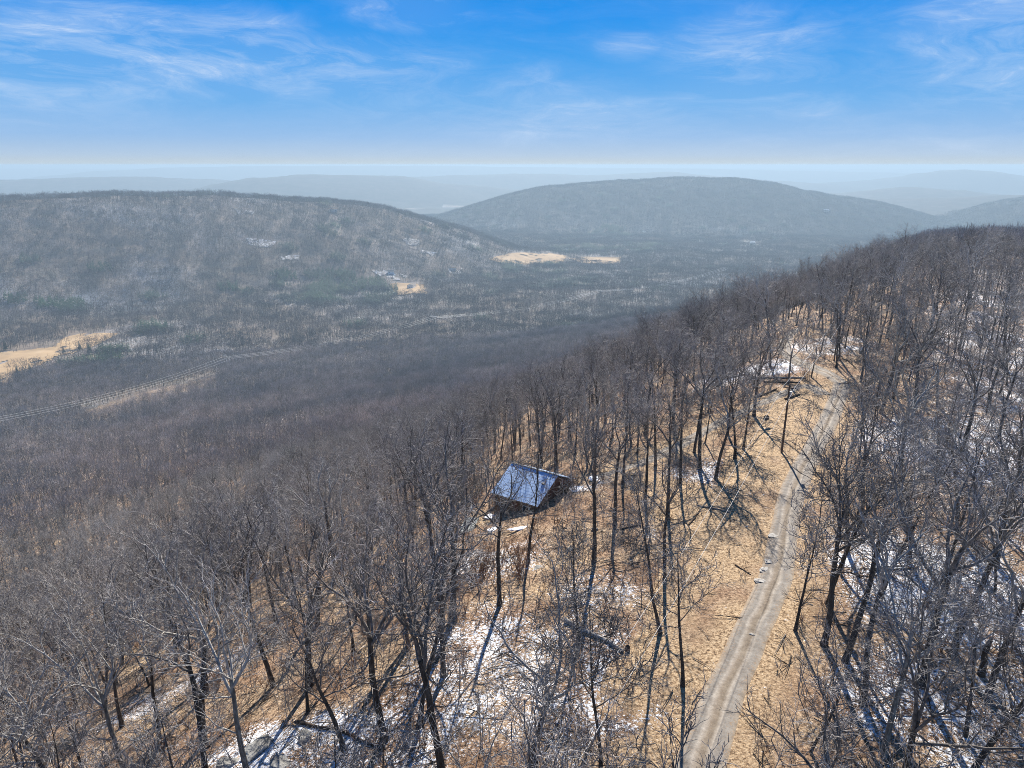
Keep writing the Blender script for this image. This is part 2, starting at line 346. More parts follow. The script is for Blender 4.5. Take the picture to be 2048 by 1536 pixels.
noisy('metal_dark', [(.3, (.03, .03, .035)), (.7, (.06, .06, .065))], 5, 3, .5, .5)
noisy('steel', [(.3, (.30, .31, .31)), (.7, (.45, .46, .46))], 2, 3, .45, .5, bump=0)
noisy('cable_metal', [(.3, (.42, .41, .39)), (.7, (.55, .54, .51))], 2, 2, .5, .4, bump=0)
noisy('dry_field', [(.3, (.30, .195, .10)), (.55, (.44, .30, .16)), (.75, (.52, .38, .23))], .02, 8, .95, .1, (1, 1, 1), .2, .5)
noisy('white_siding', [(.3, (.68, .67, .63)), (.7, (.8, .79, .76))], .6, 3, .7, .3, bump=.1)
noisy('tan_roof', [(.3, (.35, .22, .13)), (.7, (.5, .34, .2))], .6, 3, .8, .2, bump=.1)
noisy('dark_roof', [(.3, (.08, .08, .085)), (.7, (.15, .15, .155))], .6, 3, .8, .2, bump=.1)
m, N_, L_, b_ = principled('window_glass', .1, .6); b_.inputs['Base Color'].default_value = (.03, .035, .045, 1)

def make_ground():
    m, N, L, b = principled('forest_floor', .95, .1)
    geo = N('ShaderNodeNewGeometry')
    # leaf litter, three scales
    n1 = N('ShaderNodeTexNoise', i_Scale=3.6, i_Detail=8.0, i_Roughness=.8); L(geo.outputs['Position'], n1.inputs['Vector'])
    leaf = N('ShaderNodeValToRGB'); ramp(leaf, [(.33, (.02, .014, .011)), (.42, (.11, .072, .048)), (.49, (.31, .215, .14)), (.57, (.47, .355, .24)), (.70, (.66, .54, .40))]); L(n1.outputs['Fac'], leaf.inputs[0])
    n2 = N('ShaderNodeTexNoise', i_Scale=.16, i_Detail=5.0, i_Roughness=.6); L(geo.outputs['Position'], n2.inputs['Vector'])
    tint = N('ShaderNodeValToRGB'); ramp(tint, [(.32, (.52, .44, .40)), (.44, (.84, .75, .70)), (.55, (.98, .97, .95)), (.68, (1.18, 1.15, 1.02))]); L(n2.outputs['Fac'], tint.inputs[0])
    mul = N('ShaderNodeMix', data_type='RGBA', blend_type='MULTIPLY'); mul.inputs[0].default_value = 1; L(leaf.outputs[0], mul.inputs[6]); L(tint.outputs[0], mul.inputs[7])
    # voronoi leaf specks
    vo = N('ShaderNodeTexVoronoi', i_Scale=9.0); L(geo.outputs['Position'], vo.inputs['Vector'])
    vr = N('ShaderNodeValToRGB'); ramp(vr, [(0, (.45, .42, .40)), (.35, (1, 1, 1)), (1, (1.25, 1.2, 1.1))]); L(vo.outputs['Color'], vr.inputs[0])
    mul2 = N('ShaderNodeMix', data_type='RGBA', blend_type='MULTIPLY'); mul2.inputs[0].default_value = .7; L(mul.outputs[2], mul2.inputs[6]); L(vr.outputs[0], mul2.inputs[7])
    # grassy tan clearing
    ac = N('ShaderNodeAttribute', attribute_name='clearing')
    ng = N('ShaderNodeTexNoise', i_Scale=4.2, i_Detail=8.0, i_Roughness=.8); L(geo.outputs['Position'], ng.inputs['Vector'])
    gr = N('ShaderNodeValToRGB'); ramp(gr, [(.36, (.035, .024, .016)), (.44, (.20, .125, .07)), (.50, (.44, .305, .175)), (.62, (.62, .47, .30))]); L(ng.outputs['Fac'], gr.inputs[0])
    mx = N('ShaderNodeMix', data_type='RGBA'); L(ac.outputs['Fac'], mx.inputs[0]); L(mul2.outputs[2], mx.inputs[6]); L(gr.outputs[0], mx.inputs[7])
    # thin snow: zone attribute + noise threshold
    asn = N('ShaderNodeAttribute', attribute_name='snow')
    s1 = N('ShaderNodeTexNoise', i_Scale=.32, i_Detail=6.0, i_Roughness=.62); L(geo.outputs['Position'], s1.inputs['Vector'])
    s2 = N('ShaderNodeTexNoise', i_Scale=4.0, i_Detail=8.0, i_Roughness=.78)
    off = N('ShaderNodeVectorMath', operation='ADD'); off.inputs[1].default_value = (31, 17, 5); L(geo.outputs['Position'], off.inputs[0]); L(off.outputs[0], s2.inputs['Vector'])
    a1 = N('ShaderNodeMath', operation='MULTIPLY_ADD', i_1=1.1, i_2=-.55); L(s1.outputs['Fac'], a1.inputs[0])
    a2 = N('ShaderNodeMath', operation='MULTIPLY_ADD', i_1=3.2, i_2=-1.6); L(s2.outputs['Fac'], a2.inputs[0])
    a3 = N('ShaderNodeMath', operation='ADD'); L(a1.outputs[0], a3.inputs[0]); L(a2.outputs[0], a3.inputs[1])
    a4 = N('ShaderNodeMath', operation='ADD'); L(a3.outputs[0], a4.inputs[0]); L(asn.outputs['Fac'], a4.inputs[1])
    a5 = N('ShaderNodeMapRange'); a5.inputs['From Min'].default_value = .50; a5.inputs['From Max'].default_value = .60; L(a4.outputs[0], a5.inputs['Value'])
    mxs = N('ShaderNodeMix', data_type='RGBA'); mxs.inputs[7].default_value = (.80, .83, .87, 1); L(a5.outputs[0], mxs.inputs[0]); L(mx.outputs[2], mxs.inputs[6])
    # wooded land too far away for single trees
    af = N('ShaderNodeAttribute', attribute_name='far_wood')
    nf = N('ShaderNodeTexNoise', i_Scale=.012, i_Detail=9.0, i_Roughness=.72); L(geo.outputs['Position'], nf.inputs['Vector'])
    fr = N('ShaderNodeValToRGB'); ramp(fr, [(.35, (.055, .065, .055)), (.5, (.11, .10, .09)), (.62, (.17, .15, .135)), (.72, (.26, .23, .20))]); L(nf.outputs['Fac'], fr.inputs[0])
    dk = N('ShaderNodeMapRange'); dk.inputs['From Min'].default_value = .62; dk.inputs['From Max'].default_value = 1.0; dk.inputs['To Min'].default_value = 1.0; dk.inputs['To Max'].default_value = .42; L(af.outputs['Fac'], dk.inputs['Value'])  # darker far off: shade among unresolved trees is put into the colour
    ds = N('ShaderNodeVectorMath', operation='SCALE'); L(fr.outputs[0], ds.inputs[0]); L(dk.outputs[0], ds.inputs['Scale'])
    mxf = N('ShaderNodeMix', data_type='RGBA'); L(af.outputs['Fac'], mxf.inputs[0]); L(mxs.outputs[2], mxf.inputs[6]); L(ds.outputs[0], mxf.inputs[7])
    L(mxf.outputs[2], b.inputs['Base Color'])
    bh = N('ShaderNodeMath', operation='MULTIPLY', i_1=1.0); L(n1.outputs['Fac'], bh.inputs[0])
    bp = N('ShaderNodeBump', i_Strength=.9, i_Distance=.22); L(bh.outputs[0], bp.inputs['Height']); L(bp.outputs[0], b.inputs['Normal'])
    return m
make_ground()
def make_gravel():
    m, N, L, b = principled('gravel_surface', .92, .15)
    uv = N('ShaderNodeAttribute', attribute_name='across'); geo = N('ShaderNodeNewGeometry')
    n = N('ShaderNodeTexNoise', i_Scale=1.6, i_Detail=12.0, i_Roughness=.82); L(geo.outputs['Position'], n.inputs['Vector'])
    r = N('ShaderNodeValToRGB'); ramp(r, [(.3, (.12, .105, .09)), (.46, (.225, .20, .172)), (.58, (.30, .275, .24)), (.75, (.42, .39, .35))]); L(n.outputs['Fac'], r.inputs[0])
    # wheel tracks: dark/light bands across
    sm = N('ShaderNodeTexNoise', i_Scale=.25, i_Detail=3.0); L(geo.outputs['Position'], sm.inputs['Vector'])
    ad = N('ShaderNodeMath', operation='MULTIPLY_ADD', i_1=.18, i_2=-.09); L(sm.outputs['Fac'], ad.inputs[0])
    sx = N('ShaderNodeMath', operation='ADD'); L(uv.outputs['Fac'], sx.inputs[0]); L(ad.outputs[0], sx.inputs[1])
    tr = N('ShaderNodeValToRGB'); ramp(tr, [(.0, (1.1, .90, .68)), (.10, (1.0, .92, .82)), (.20, (.80, .79, .77)), (.27, (.76, .75, .73)), (.34, (1.18, 1.14, 1.08)), (.45, (.82, .73, .62)), (.54, (.68, .60, .50)), (.62, (1.22, 1.17, 1.09)), (.71, (.80, .79, .77)), (.82, (.9, .88, .85)), (.91, (1.05, .97, .86)), (1, (1.1, .90, .66))])
    L(sx.outputs[0], tr.inputs[0])
    mu = N('ShaderNodeMix', data_type='RGBA', blend_type='MULTIPLY'); mu.inputs[0].default_value = 1; L(r.outputs[0], mu.inputs[6]); L(tr.outputs[0], mu.inputs[7])
    # leaves blown on
    ln = N('ShaderNodeTexNoise', i_Scale=5.5, i_Detail=5.0, i_Roughness=.75); L(geo.outputs['Position'], ln.inputs['Vector'])
    lr = N('ShaderNodeValToRGB'); ramp(lr, [(.56, (0, 0, 0)), (.60, (1, 1, 1))]); L(ln.outputs['Fac'], lr.inputs[0])
    edge = N('ShaderNodeMath', operation='SUBTRACT', i_1=.5); L(uv.outputs['Fac'], edge.inputs[0]); ab = N('ShaderNodeMath', operation='ABSOLUTE'); L(edge.outputs[0], ab.inputs[0])
    em = N('ShaderNodeMapRange'); em.inputs['From Min'].default_value = .18; em.inputs['From Max'].default_value = .5; em.inputs['To Min'].default_value = .12; em.inputs['To Max'].default_value = 1.0; L(ab.outputs[0], em.inputs['Value'])
    lm = N('ShaderNodeMath', operation='MULTIPLY'); L(lr.outputs[0], lm.inputs[0]); L(em.outputs[0], lm.inputs[1])
    mx = N('ShaderNodeMix', data_type='RGBA'); mx.inputs[7].default_value = (.30, .19, .10, 1); L(lm.outputs[0], mx.inputs[0]); L(mu.outputs[2], mx.inputs[6])
    L(mx.outputs[2], b.inputs['Base Color'])
    bp = N('ShaderNodeBump', i_Strength=.6, i_Distance=.06); L(n.outputs['Fac'], bp.inputs['Height']); L(bp.outputs[0], b.inputs['Normal'])
make_gravel()

# ------------------------------------------------------------------ terrain sheet
def zone_attrs(x, y, zed):
    r = np.hypot(x, y); s = x * ES[0] + y * ES[1]; p = x * EP[0] + y * EP[1]
    cl = np.where(inpoly(CLEARING, x, y), 1.0, 0.0)
    d = dist_line(road_line, x, y); cl = np.maximum(cl, 1 - sstep(1.5, 6, d)); cl = np.maximum(cl, (1 - sstep(2, 5, dist_line(drive_line, x, y))) * .8)
    cl = cl * sstep(.30, .55, .5 + fbm(x / 5., y / 5., 77, 3) * .9 + .12)
    sn = np.full(len(x), .06)
    for (u, v, rad, amt) in SNOWZ: 
        c = SNOWC[(u, v)]; sn = np.maximum(sn, amt * (1 - sstep(rad * .45, rad * 1.25, np.hypot(x - c[0], y - c[1]))))
    right = sstep(-6, 4, ((x - 22) * .42 + 0) - (y - 30) * .24) * (r < 400)    # land right of the road
    sn = np.maximum(sn, right * (.46 + .5 * fbm(x / 14., y / 14., 31, 3)))
    sn = sn * (1 - .75 * cl) 
    far = sstep(200, 600, r)
    sn = np.where(r > 200, sn * (1 - far) + far * (.34 + .7 * fbm(x / 160., y / 160., 41, 4)) * np.where(inpoly(STRIP, x, y), .4, 1), sn)
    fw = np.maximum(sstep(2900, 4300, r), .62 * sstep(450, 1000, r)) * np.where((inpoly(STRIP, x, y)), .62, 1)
    fld = sstep(.14, .17, fbm(x / 420., y / 150., 51, 3)) * (r > 5600) * (zed < -300) * .6
    return cl, sn, fw * (1 - fld)
CLEARING = poly([(1250, 1536), (1180, 1440), (1215, 1330), (1290, 1250), (1300, 1180), (1350, 1090), (1290, 1040), (1240, 960), (1330, 950), (1430, 975), (1455, 900), (1500, 860), (1530, 790), (1600, 760), (1640, 800), (1600, 900), (1570, 1030), (1530, 1180), (1440, 1380), (1390, 1536)])
SNOWZ = [(1080, 1350, 11, .44), (960, 1290, 8, .44), (620, 1510, 7, .55), (760, 1500, 6, .5), (1230, 1400, 5, .5), (450, 1330, 6, .42), (300, 1400, 6, .38), (1440, 950, 9, .42), (1180, 965, 4, .62), (1010, 1120, 6, .44),
         (1460, 755, 10, .5), (1545, 735, 9, .55), (1650, 690, 14, .45), (920, 1130, 5, .48), (1200, 1180, 5, .42), (860, 1400, 6, .44), (700, 1100, 8, .3), (1900, 1180, 12, .60), (1800, 1130, 10, .55), (1850, 1400, 8, .5), (1950, 900, 18, .55), (1780, 870, 12, .5), (640, 1130, 7, .42), (1330, 1060, 4, .3), (500, 1490, 4, .6)]
SNOWC = {(u, v): hit(u, v)[:2] for u, v, _, _ in SNOWZ}
rr = np.concatenate([np.linspace(1, 20, 12), np.geomspace(21, 29000, 430)])
az = np.radians(np.concatenate([np.arange(-180, -44, 2.0), np.arange(-44, 44, .12), np.arange(44, 180, 2.0)]))
RR, AZ = np.meshgrid(rr, az, indexing='ij'); nr, na = RR.shape
gx = (RR * np.sin(AZ)).ravel(); gy = (RR * np.cos(AZ)).ravel(); gz = height(gx, gy)
ii = np.arange(nr - 1)[:, None] * na; jj = np.arange(na)[None, :]; j2 = (jj + 1) % na
Fq = np.stack([ii + jj, ii + na + jj, ii + na + j2, ii + j2], -1).reshape(-1, 4)
V = np.stack([gx, gy, gz], 1); V = np.vstack([V, [0, 0, hz(0, 0)]])
c0 = len(V) - 1; Ft = np.stack([np.arange(na), (np.arange(na) + 1) % na, np.full(na, c0)], 1)
me = mesh_from('ground', V, [Fq, Ft], [MAT['forest_floor']], smooth=True)
# flip if needed
if me.polygons[1000].normal.z < 0: me.flip_normals()
cl, sn, fw = zone_attrs(V[:, 0], V[:, 1], V[:, 2])
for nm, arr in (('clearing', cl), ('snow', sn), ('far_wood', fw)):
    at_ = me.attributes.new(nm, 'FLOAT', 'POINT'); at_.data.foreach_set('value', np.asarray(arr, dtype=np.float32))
ground = tag(add_mesh('ground', me), 'leaf littered hillside falling to a wooded valley with hills beyond', 'ground', kind='structure')

def strip(name, line, width, mat, label, cat, rise=.06, wn=.12, seed=1):
    line = np.asarray(line); T = np.gradient(line, axis=0); T /= np.linalg.norm(T, axis=1)[:, None]; Nn = np.stack([T[:, 1], -T[:, 0]], 1)
    n = len(line); us = np.linspace(0, 1, 9)
    wl = width / 2 * (1 + wn * (2 * fbm(np.arange(n) / 5., np.zeros(n), seed, 3))); wr = width / 2 * (1 + wn * (2 * fbm(np.arange(n) / 4., np.ones(n) * 9, seed + 5, 3)))
    off = np.where(us[None, :] < .5, -(1 - 2 * us[None, :]) * wl[:, None], (2 * us[None, :] - 1) * wr[:, None])
    X = line[:, 0:1] + Nn[:, 0:1] * off; Y = line[:, 1:2] + Nn[:, 1:2] * off
    prof = rise * np.array([-.9, .7, 1, .75, 1.05, .75, 1, .7, -.9])
    Z = height(X.ravel(), Y.ravel()).reshape(X.shape) + prof[None, :] + .03
    k = 9; i = np.arange(n - 1)[:, None] * k; j = np.arange(k - 1)[None, :]
    fq = np.stack([i + j, i + j + 1, i + k + j + 1, i + k + j], -1).reshape(-1, 4)
    me = mesh_from(name, np.stack([X.ravel(), Y.ravel(), Z.ravel()], 1), fq, [mat], smooth=True)
    if me.polygons[5].normal.z < 0: me.flip_normals()
    a = me.attributes.new('across', 'FLOAT', 'POINT'); a.data.foreach_set('value', np.tile(us, n).astype(np.float32))
    return tag(add_mesh(name, me), label, cat, kind='structure')
strip('gravel_road', road_line, 3.1, MAT['gravel_surface'], 'rutted gravel road running up the ridge through bare woods', 'road', .07)
strip('road', road_far_line, 3.2, MAT['gravel_surface'], 'far bend of the gravel road curving left behind the clearing', 'road', .10, .1, 4)
strip('track', drive_line, 2.4, MAT['gravel_surface'], 'narrow gravel track branching left off the road towards the cabin', 'track', .05, .3, 9)

def sheet(name, P, mat, label, cat, raise_=.6, n=26):
    """a patch of ground cover following the land inside polygon P"""
    lo = P.min(0); hi = P.max(0); xs = np.linspace(lo[0], hi[0], n); ys = np.linspace(lo[1], hi[1], n)
    X, Y = np.meshgrid(xs, ys, indexing='ij'); ok = inpoly(P, X.ravel(), Y.ravel()).reshape(n, n)
    ok &= fbm(X / 16., Y / 30., 12, 3) > (-.05 if name == 'snow' else -.2)
    idx = -np.ones((n, n), int); use = ok.copy()
    fs = [];
    for i in range(n - 1):
        for j in range(n - 1):
            if ok[i:i+2, j:j+2].sum() >= 3: fs.append([(i, j), (i+1, j), (i+1, j+1), (i, j+1)])
    vs = {}; out = []
    for f in fs:
        for q in f:
            if q not in vs: vs[q] = len(out); out.append(q)
    pts = np.array([(X[q], Y[q]) for q in out]); zz = height(pts[:, 0], pts[:, 1]) + raise_
    me = mesh_from(name, np.column_stack([pts, zz]), np.array([[vs[q] for q in f] for f in fs]), [mat], smooth=True)
    return tag(add_mesh(name, me), label, cat, kind='structure')
sheet('field', F['left'], MAT['dry_field'], 'tan dry field on the valley floor at the left edge', 'field', .8, 60)
sheet('field', F['mid'], MAT['dry_field'], 'long tan hayfield on a rise in the middle of the valley', 'field', 2.5, 60)
sheet('field', F['mid2'], MAT['dry_field'], 'narrow tan field right of the long hayfield', 'field', 2.5, 50)
sheet('field', F['low'], MAT['dry_field'], 'small tan paddock below the snowy farmyard', 'field', 1.8, 40)
for P, lb in zip(SN, ['snowy farmyard clearing above the small tan paddock', 'snow covered clearing at the foot of the far left ridge', 'snow covered openings halfway up the left ridge', 'narrow snowy opening below the ridge clearings', 'small snowy gap near the top of the left ridge', 'snowy yard around the white house in the valley', 'pale snowy yard on the hazy valley side', 'thin snowy opening beside the valley woods']):
    sheet('snow', P, MAT['thin_snow'], lb, 'snow', 1.5, 40)

# ------------------------------------------------------------------ haze
if True:
    bx = MB(); top = CAM_H + 8; bot = -420.0
    bx.box((0, 0, (top + bot) / 2), (60000, 60000, top - bot))
    m = bpy.data.materials.new('haze_air'); m.use_nodes = True; N, L = new_nodes(m.node_tree)
    o = N('ShaderNodeOutputMaterial'); pv = N('ShaderNodeVolumePrincipled'); pv.inputs['Color'].default_value = (.43, .575, .685, 1)
    pv.inputs['Density'].default_value = 0.000155; pv.inputs['Anisotropy'].default_value = .15; L(pv.outputs[0], o.inputs['Volume'])
    hz_o = tag(bx.build('haze', m), 'pale blue winter haze filling the valley air', 'haze', kind='stuff')

# ------------------------------------------------------------------ trees
def norm(v): return v / (np.linalg.norm(v) + 1e-9)
def perp(d, r):
    a = np.array([r.gauss(0, 1) for _ in range(3)]); a -= d * (a @ d); return norm(a)
def branch_path(p, d, ln, n, wob, up, r):
    P = [p]; st = ln / n
    for i in range(n):
        d = norm(d + perp(d, r) * wob * r.uniform(.4, 1.3) + np.array([0, 0, up]))
        p = p + d * st; P.append(p)
    return np.array(P)
def make_tree(seed, H=17., trunk_r=.2, fork=.5, spread=.75, lean=(0, 0), detail=1.0, kind='oak', crook=.22, bark='bark', limb='limb_bark'):
    r = random.Random(seed); tr = MB(); lb = MB(); tw = MB()
    d0 = norm(np.array([lean[0], lean[1], 1.0]))
    trunk_r = trunk_r * 1.15
    th = H * (fork + .12 if kind == 'oak' else .9); nseg = 12
    TP = branch_path(np.array([0, 0, -.4]), d0, th, nseg, .055 if kind != 'crooked' else .12, .02, r)
    tt = np.linspace(0, 1, nseg + 1); tr_end = trunk_r * (.55 if kind == 'oak' else .15)
    TR = trunk_r * (1 - tt) + tr_end * tt; TR[0] *= 1.55; TR[1] *= 1.08
    tr.tube(TP, TR, 9, True)
    starts = []
    if kind == 'oak':
        nl = r.randint(4, 6)
        for i in range(nl):      # crown limbs at the top fork
            k = nseg - (i % 3); a = i * 2.4 + r.uniform(-.4, .4); el = r.uniform(.5, 1.15) if i else 1.35
            d = norm(np.array([math.cos(a) * math.cos(el) * spread, math.sin(a) * math.cos(el) * spread, math.sin(el)]))
            starts.append((TP[k], d, (H - TP[k][2]) * r.uniform(.85, 1.12), TR[k] * r.uniform(.6, .82)))
        for i in range(r.randint(2, 4)):
            k = r.randint(int(nseg * .5), nseg - 1); a = r.uniform(0, 6.28); el = r.uniform(.2, .7)
            d = norm(np.array([math.cos(a) * math.cos(el), math.sin(a) * math.cos(el), math.sin(el)]))
            starts.append((TP[k], d, H * r.uniform(.18, .3), TR[k] * .4))
    else:
        nl = r.randint(11, 15)
        for i in range(nl):
            f = fork + (1 - fork) * (i / nl); k = f * nseg; k0 = int(k); q = TP[k0] + (TP[min(k0 + 1, nseg)] - TP[k0]) * (k - k0)
            a = i * 2.4 + r.uniform(-.6, .6); el = r.uniform(.55, 1.0)
            d = norm(np.array([math.cos(a) * math.cos(el), math.sin(a) * math.cos(el), math.sin(el)]))
            starts.append((q, d, H * (.30 * (1 - f) + .11) * r.uniform(.9, 1.4), max(.025, np.interp(f, tt, TR) * .5)))
    for (p, d, ln, rad) in starts:
        n = 10; P = branch_path(p, d, ln, n, crook, .05, r); R = np.linspace(rad, rad * .25, n + 1); lb.tube(P, R, 6, False)
        nb = int((4 + ln * .7) * detail)
        for b in range(nb):
            f = .22 + .78 * (b + r.random()) / nb; k = min(int(f * n), n - 1); q = P[k] + (P[k + 1] - P[k]) * (f * n - k)
            dd = norm(norm(P[k + 1] - P[k]) * .8 + perp(norm(P[k + 1] - P[k]), r) * r.uniform(.6, 1.05) + np.array([0, 0, .18]))
            l2 = ln * (.52 - .28 * f) * r.uniform(.7, 1.35); r2 = max(.030, R[k] * .6); n2 = 6
            P2 = branch_path(q, dd, l2, n2, .30, .04, r); R2 = np.linspace(r2, .017, n2 + 1); lb.tube(P2, R2, 4, False)
            nt = int((3 + l2 * 1.25) * detail)
            for t_ in range(nt):
                f2 = .15 + .85 * (t_ + r.random()) / nt; k2 = min(int(f2 * n2), n2 - 1); q2 = P2[k2] + (P2[k2 + 1] - P2[k2]) * (f2 * n2 - k2)
                dl = norm(P2[k2 + 1] - P2[k2]); d3 = norm(dl * .8 + perp(dl, r) * r.uniform(.5, 1.0) + np.array([0, 0, .12]))
                l3 = (.55 + .30 * l2) * r.uniform(.6, 1.25)
                P3 = branch_path(q2, d3, l3, 3, .3, .03, r); tw.tube(P3, [.022, .018, .014, .009], 3, False)
                for f_ in range(int(2.2 * detail + r.random())):
                    k3 = r.randint(0, 2); q3 = P3[k3] + (P3[k3 + 1] - P3[k3]) * r.random(); dl = norm(P3[k3 + 1] - P3[k3])
                    d4 = norm(dl * .8 + perp(dl, r) * r.uniform(.5, .95) + np.array([0, 0, .08])); l4 = l3 * r.uniform(.35, .7)
                    side = perp(d4, r) * .014
                    e = q3 + d4 * l4 * .5 + perp(d4, r) * l4 * .07; g = q3 + d4 * l4
                    tw.add([q3 - side, q3 + side, e + side * .8, e - side * .8, g + side * .3, g - side * .3], [[0, 1, 2, 3], [3, 2, 4, 5]])
    # crown mesh: limbs (slot 0) + twigs (slot 1)
    trunk = tr.mesh('trunk', [MAT[bark]], True)
    Vl = np.vstack(lb.v); Vt = np.vstack(tw.v)
    f4 = [np.vstack(lb.f4)]; nl4 = len(f4[0]); t4 = np.vstack(tw.f4) + len(Vl)
    crown = mesh_from('crown', np.vstack([Vl, Vt]), [np.vstack([f4[0], t4])], [MAT[limb], MAT['twig']], np.concatenate([np.zeros(nl4), np.ones(len(t4))]), smooth=True)
    return trunk, crown
VAR = []
specs = [('oak', 17.5, .24, .48, .8), ('oak', 16.0, .20, .52, .7), ('oak', 18.5, .28, .42, .95), ('oak', 15.0, .17, .5, .7), ('oak', 17.0, .22, .55, .6), ('oak', 16.5, .23, .40, 1.0),
         ('slim', 16.0, .16, .42, .6), ('slim', 14.5, .13, .45, .6), ('slim', 17.5, .19, .38, .6), ('slim', 12.0, .10, .40, .5),
         ('oak', 16.5, .22, .46, .9), ('slim', 13.0, .12, .5, .5), ('oak', 14.0, .18, .36, 1.05), ('slim', 18.5, .17, .55, .6), ('oak', 12.0, .13, .44, .8), ('oak', 18.0, .25, .52, .75)]
for i, (k, H, tr_, fk, sp) in enumerate(specs):
    pale = i in (3, 5, 10, 12, 15)
    VAR.append((*make_tree(100 + i, H, tr_, fk, sp, (random.uniform(-.09, .09), random.uniform(-.09, .09)), (1, 1.15, .8, 1.1, .9, 1, 1, 1.2, 1, 1.2, .75, 1.1, 1.1, .9, 1.3, .8)[i], k, (.22, .28, .2, .32, .22, .3)[i % 6], 'pale_bark' if i in (10, 12) else 'bark', 'pale_limb' if pale else 'limb_bark'), H))
def joined(name, trunk, crown):
    nv = len(trunk.vertices); a = np.empty(nv * 3, np.float32); trunk.vertices.foreach_get('co', a)
    nb = len(crown.vertices); b = np.empty(nb * 3, np.float32); crown.vertices.foreach_get('co', b)
    q = []
    tq = [list(p.vertices) for p in trunk.polygons]; f4 = np.array([t for t in tq if len(t) == 4]); 
    lv = np.empty(len(crown.loops), np.int32); crown.loops.foreach_get('vertex_index', lv); c4 = lv.reshape(-1, 4) + nv
    mi = np.empty(len(crown.polygons), np.int32); crown.polygons.foreach_get('material_index', mi)
    return mesh_from(name, np.vstack([a.reshape(-1, 3), b.reshape(-1, 3)]), [np.vstack([f4, c4])], [trunk.materials[0], crown.materials[0], MAT['twig']], np.concatenate([np.zeros(len(f4)), mi + 1]), smooth=True)

def make_sapling(seed, H, multi=1, mat='twig', rad=.035):
    r = random.Random(seed); mb = MB()
    for s in range(multi):
        a = r.uniform(0, 6.28); d = norm(np.array([math.cos(a) * (.35 if multi > 1 else .08), math.sin(a) * (.35 if multi > 1 else .08), 1]))
        h = H * r.uniform(.7, 1.0); n = 6
        P = branch_path(np.array([0, 0, -.15]), d, h, n, .10, .03, r); R = np.linspace(rad * (1 if multi == 1 else .6), .008, n + 1); mb.tube(P, R, 4, False)
        for b in range(int(h * (5 if multi == 1 else 3.2))):
            f = r.uniform(.25, 1) ; k = min(int(f * n), n - 1); q = P[k] + (P[k + 1] - P[k]) * (f * n - k)
            dl = norm(P[k + 1] - P[k]); dd = norm(dl * .7 + perp(dl, r)); l2 = h * .28 * (1.15 - f * .7) * r.uniform(.5, 1.2)
            P2 = branch_path(q, dd, l2, 3, .2, .06, r); mb.tube(P2, [.012, .01, .008, .005], 3, False)
            for c in range(3):
                q3 = P2[r.randint(0, 2)]; d4 = norm(dd * .8 + perp(dd, r) * .8); l4 = l2 * r.uniform(.3, .6); side = perp(d4, r) * .008; g = q3 + d4 * l4
                mb.add([q3 - side, q3 + side, g + side * .3, g - side * .3], [[0, 1, 2, 3]])
    return mb.mesh('sapling', [MAT[mat]], True)

def blades(mb, r, c, rad, hgt, n, wid, ln):
    """thin upward-fanning twig slivers filling a domed crown"""
    for i in range(n):
        a = r.uniform(0, 6.28); rr_ = rad * math.sqrt(r.random()); zz = r.uniform(-.5, .5) * hgt * (1 - .45 * (rr_ / rad) ** 2) * 1.0
        q = c + np.array([math.cos(a) * rr_, math.sin(a) * rr_, zz])
        out = norm(q - (c + np.array([0, 0, -hgt * .75])) + np.array([r.gauss(0, 1), r.gauss(0, 1), r.gauss(0, .5)]) * rad * .28)
        l = ln * r.uniform(.5, 1.3); side = perp(out, r) * wid * r.uniform(.5, 1.1); g = q + out * l
        mb.add([q - side, q + side, g], [[0, 1, 2]])
def lod_tree(seed, H, nb=150, wid=.055, sides=4):
    r = random.Random(seed); a = MB(); b = MB()
    P = branch_path(np.array([0, 0, -.5]), norm(np.array([r.gauss(0, .06), r.gauss(0, .06), 1])), H * .62, 4, .07, .02, r)
    a.tube(P, [.26, .21, .18, .15, .10], sides, False)
    for i in range(7):
        k = r.randint(2, 4); an = i * 2.4; el = r.uniform(.4, 1.1); d = np.array([math.cos(an) * math.cos(el), math.sin(an) * math.cos(el), math.sin(el)])
        Q = branch_path(P[k], d, (H - P[k][2]) * r.uniform(.6, .95), 3, .22, .06, r); a.tube(Q, [.11, .08, .055, .03], 3, False)
    blades(b, r, np.array([P[-1][0], P[-1][1], H * .72]), H * .27, H * .46, nb, wid, H * .15)
    va = np.vstack(a.v); f4 = np.vstack(a.f4); vb = np.vstack(b.v); f3 = np.vstack(b.f3) + len(va)
    return mesh_from('distant_tree', np.vstack([va, vb]), [f4, f3], [MAT['far_bark'], MAT['far_twig']], np.concatenate([np.zeros(len(f4)), np.ones(len(f3))]))
def pine_mesh(seed, H, nb=220, mat='needles'):
    r = random.Random(seed); a = MB(); b = MB()
    a.tube([[0, 0, -.5], [0, 0, H * .9]], [.2, .04], 4, False)
    for i in range(nb):
        f = (i + r.random()) / nb; z = H * (.12 + .88 * f); rad = H * .24 * (1 - f) ** .8 * r.uniform(.75, 1.15) + .25
        an = r.uniform(0, 6.28); d = np.array([math.cos(an), math.sin(an), -.15]); q = np.array([0, 0, z]); g = q + d * rad; sd = np.array([-math.sin(an), math.cos(an), 0]) * rad * .3
        m_ = q + d * rad * .6 + np.array([0, 0, .1 * rad]); b.add([q, m_ - sd, g, m_ + sd], [[0, 1, 2], [0, 2, 3]])
    va = np.vstack(a.v); f4 = np.vstack(a.f4); vb = np.vstack(b.v); f3 = np.vstack(b.f3) + len(va)
    return mesh_from('pine', np.vstack([va, vb]), [f4, f3], [MAT['far_bark'], MAT[mat]], np.concatenate([np.zeros(len(f4)), np.ones(len(f3))]))

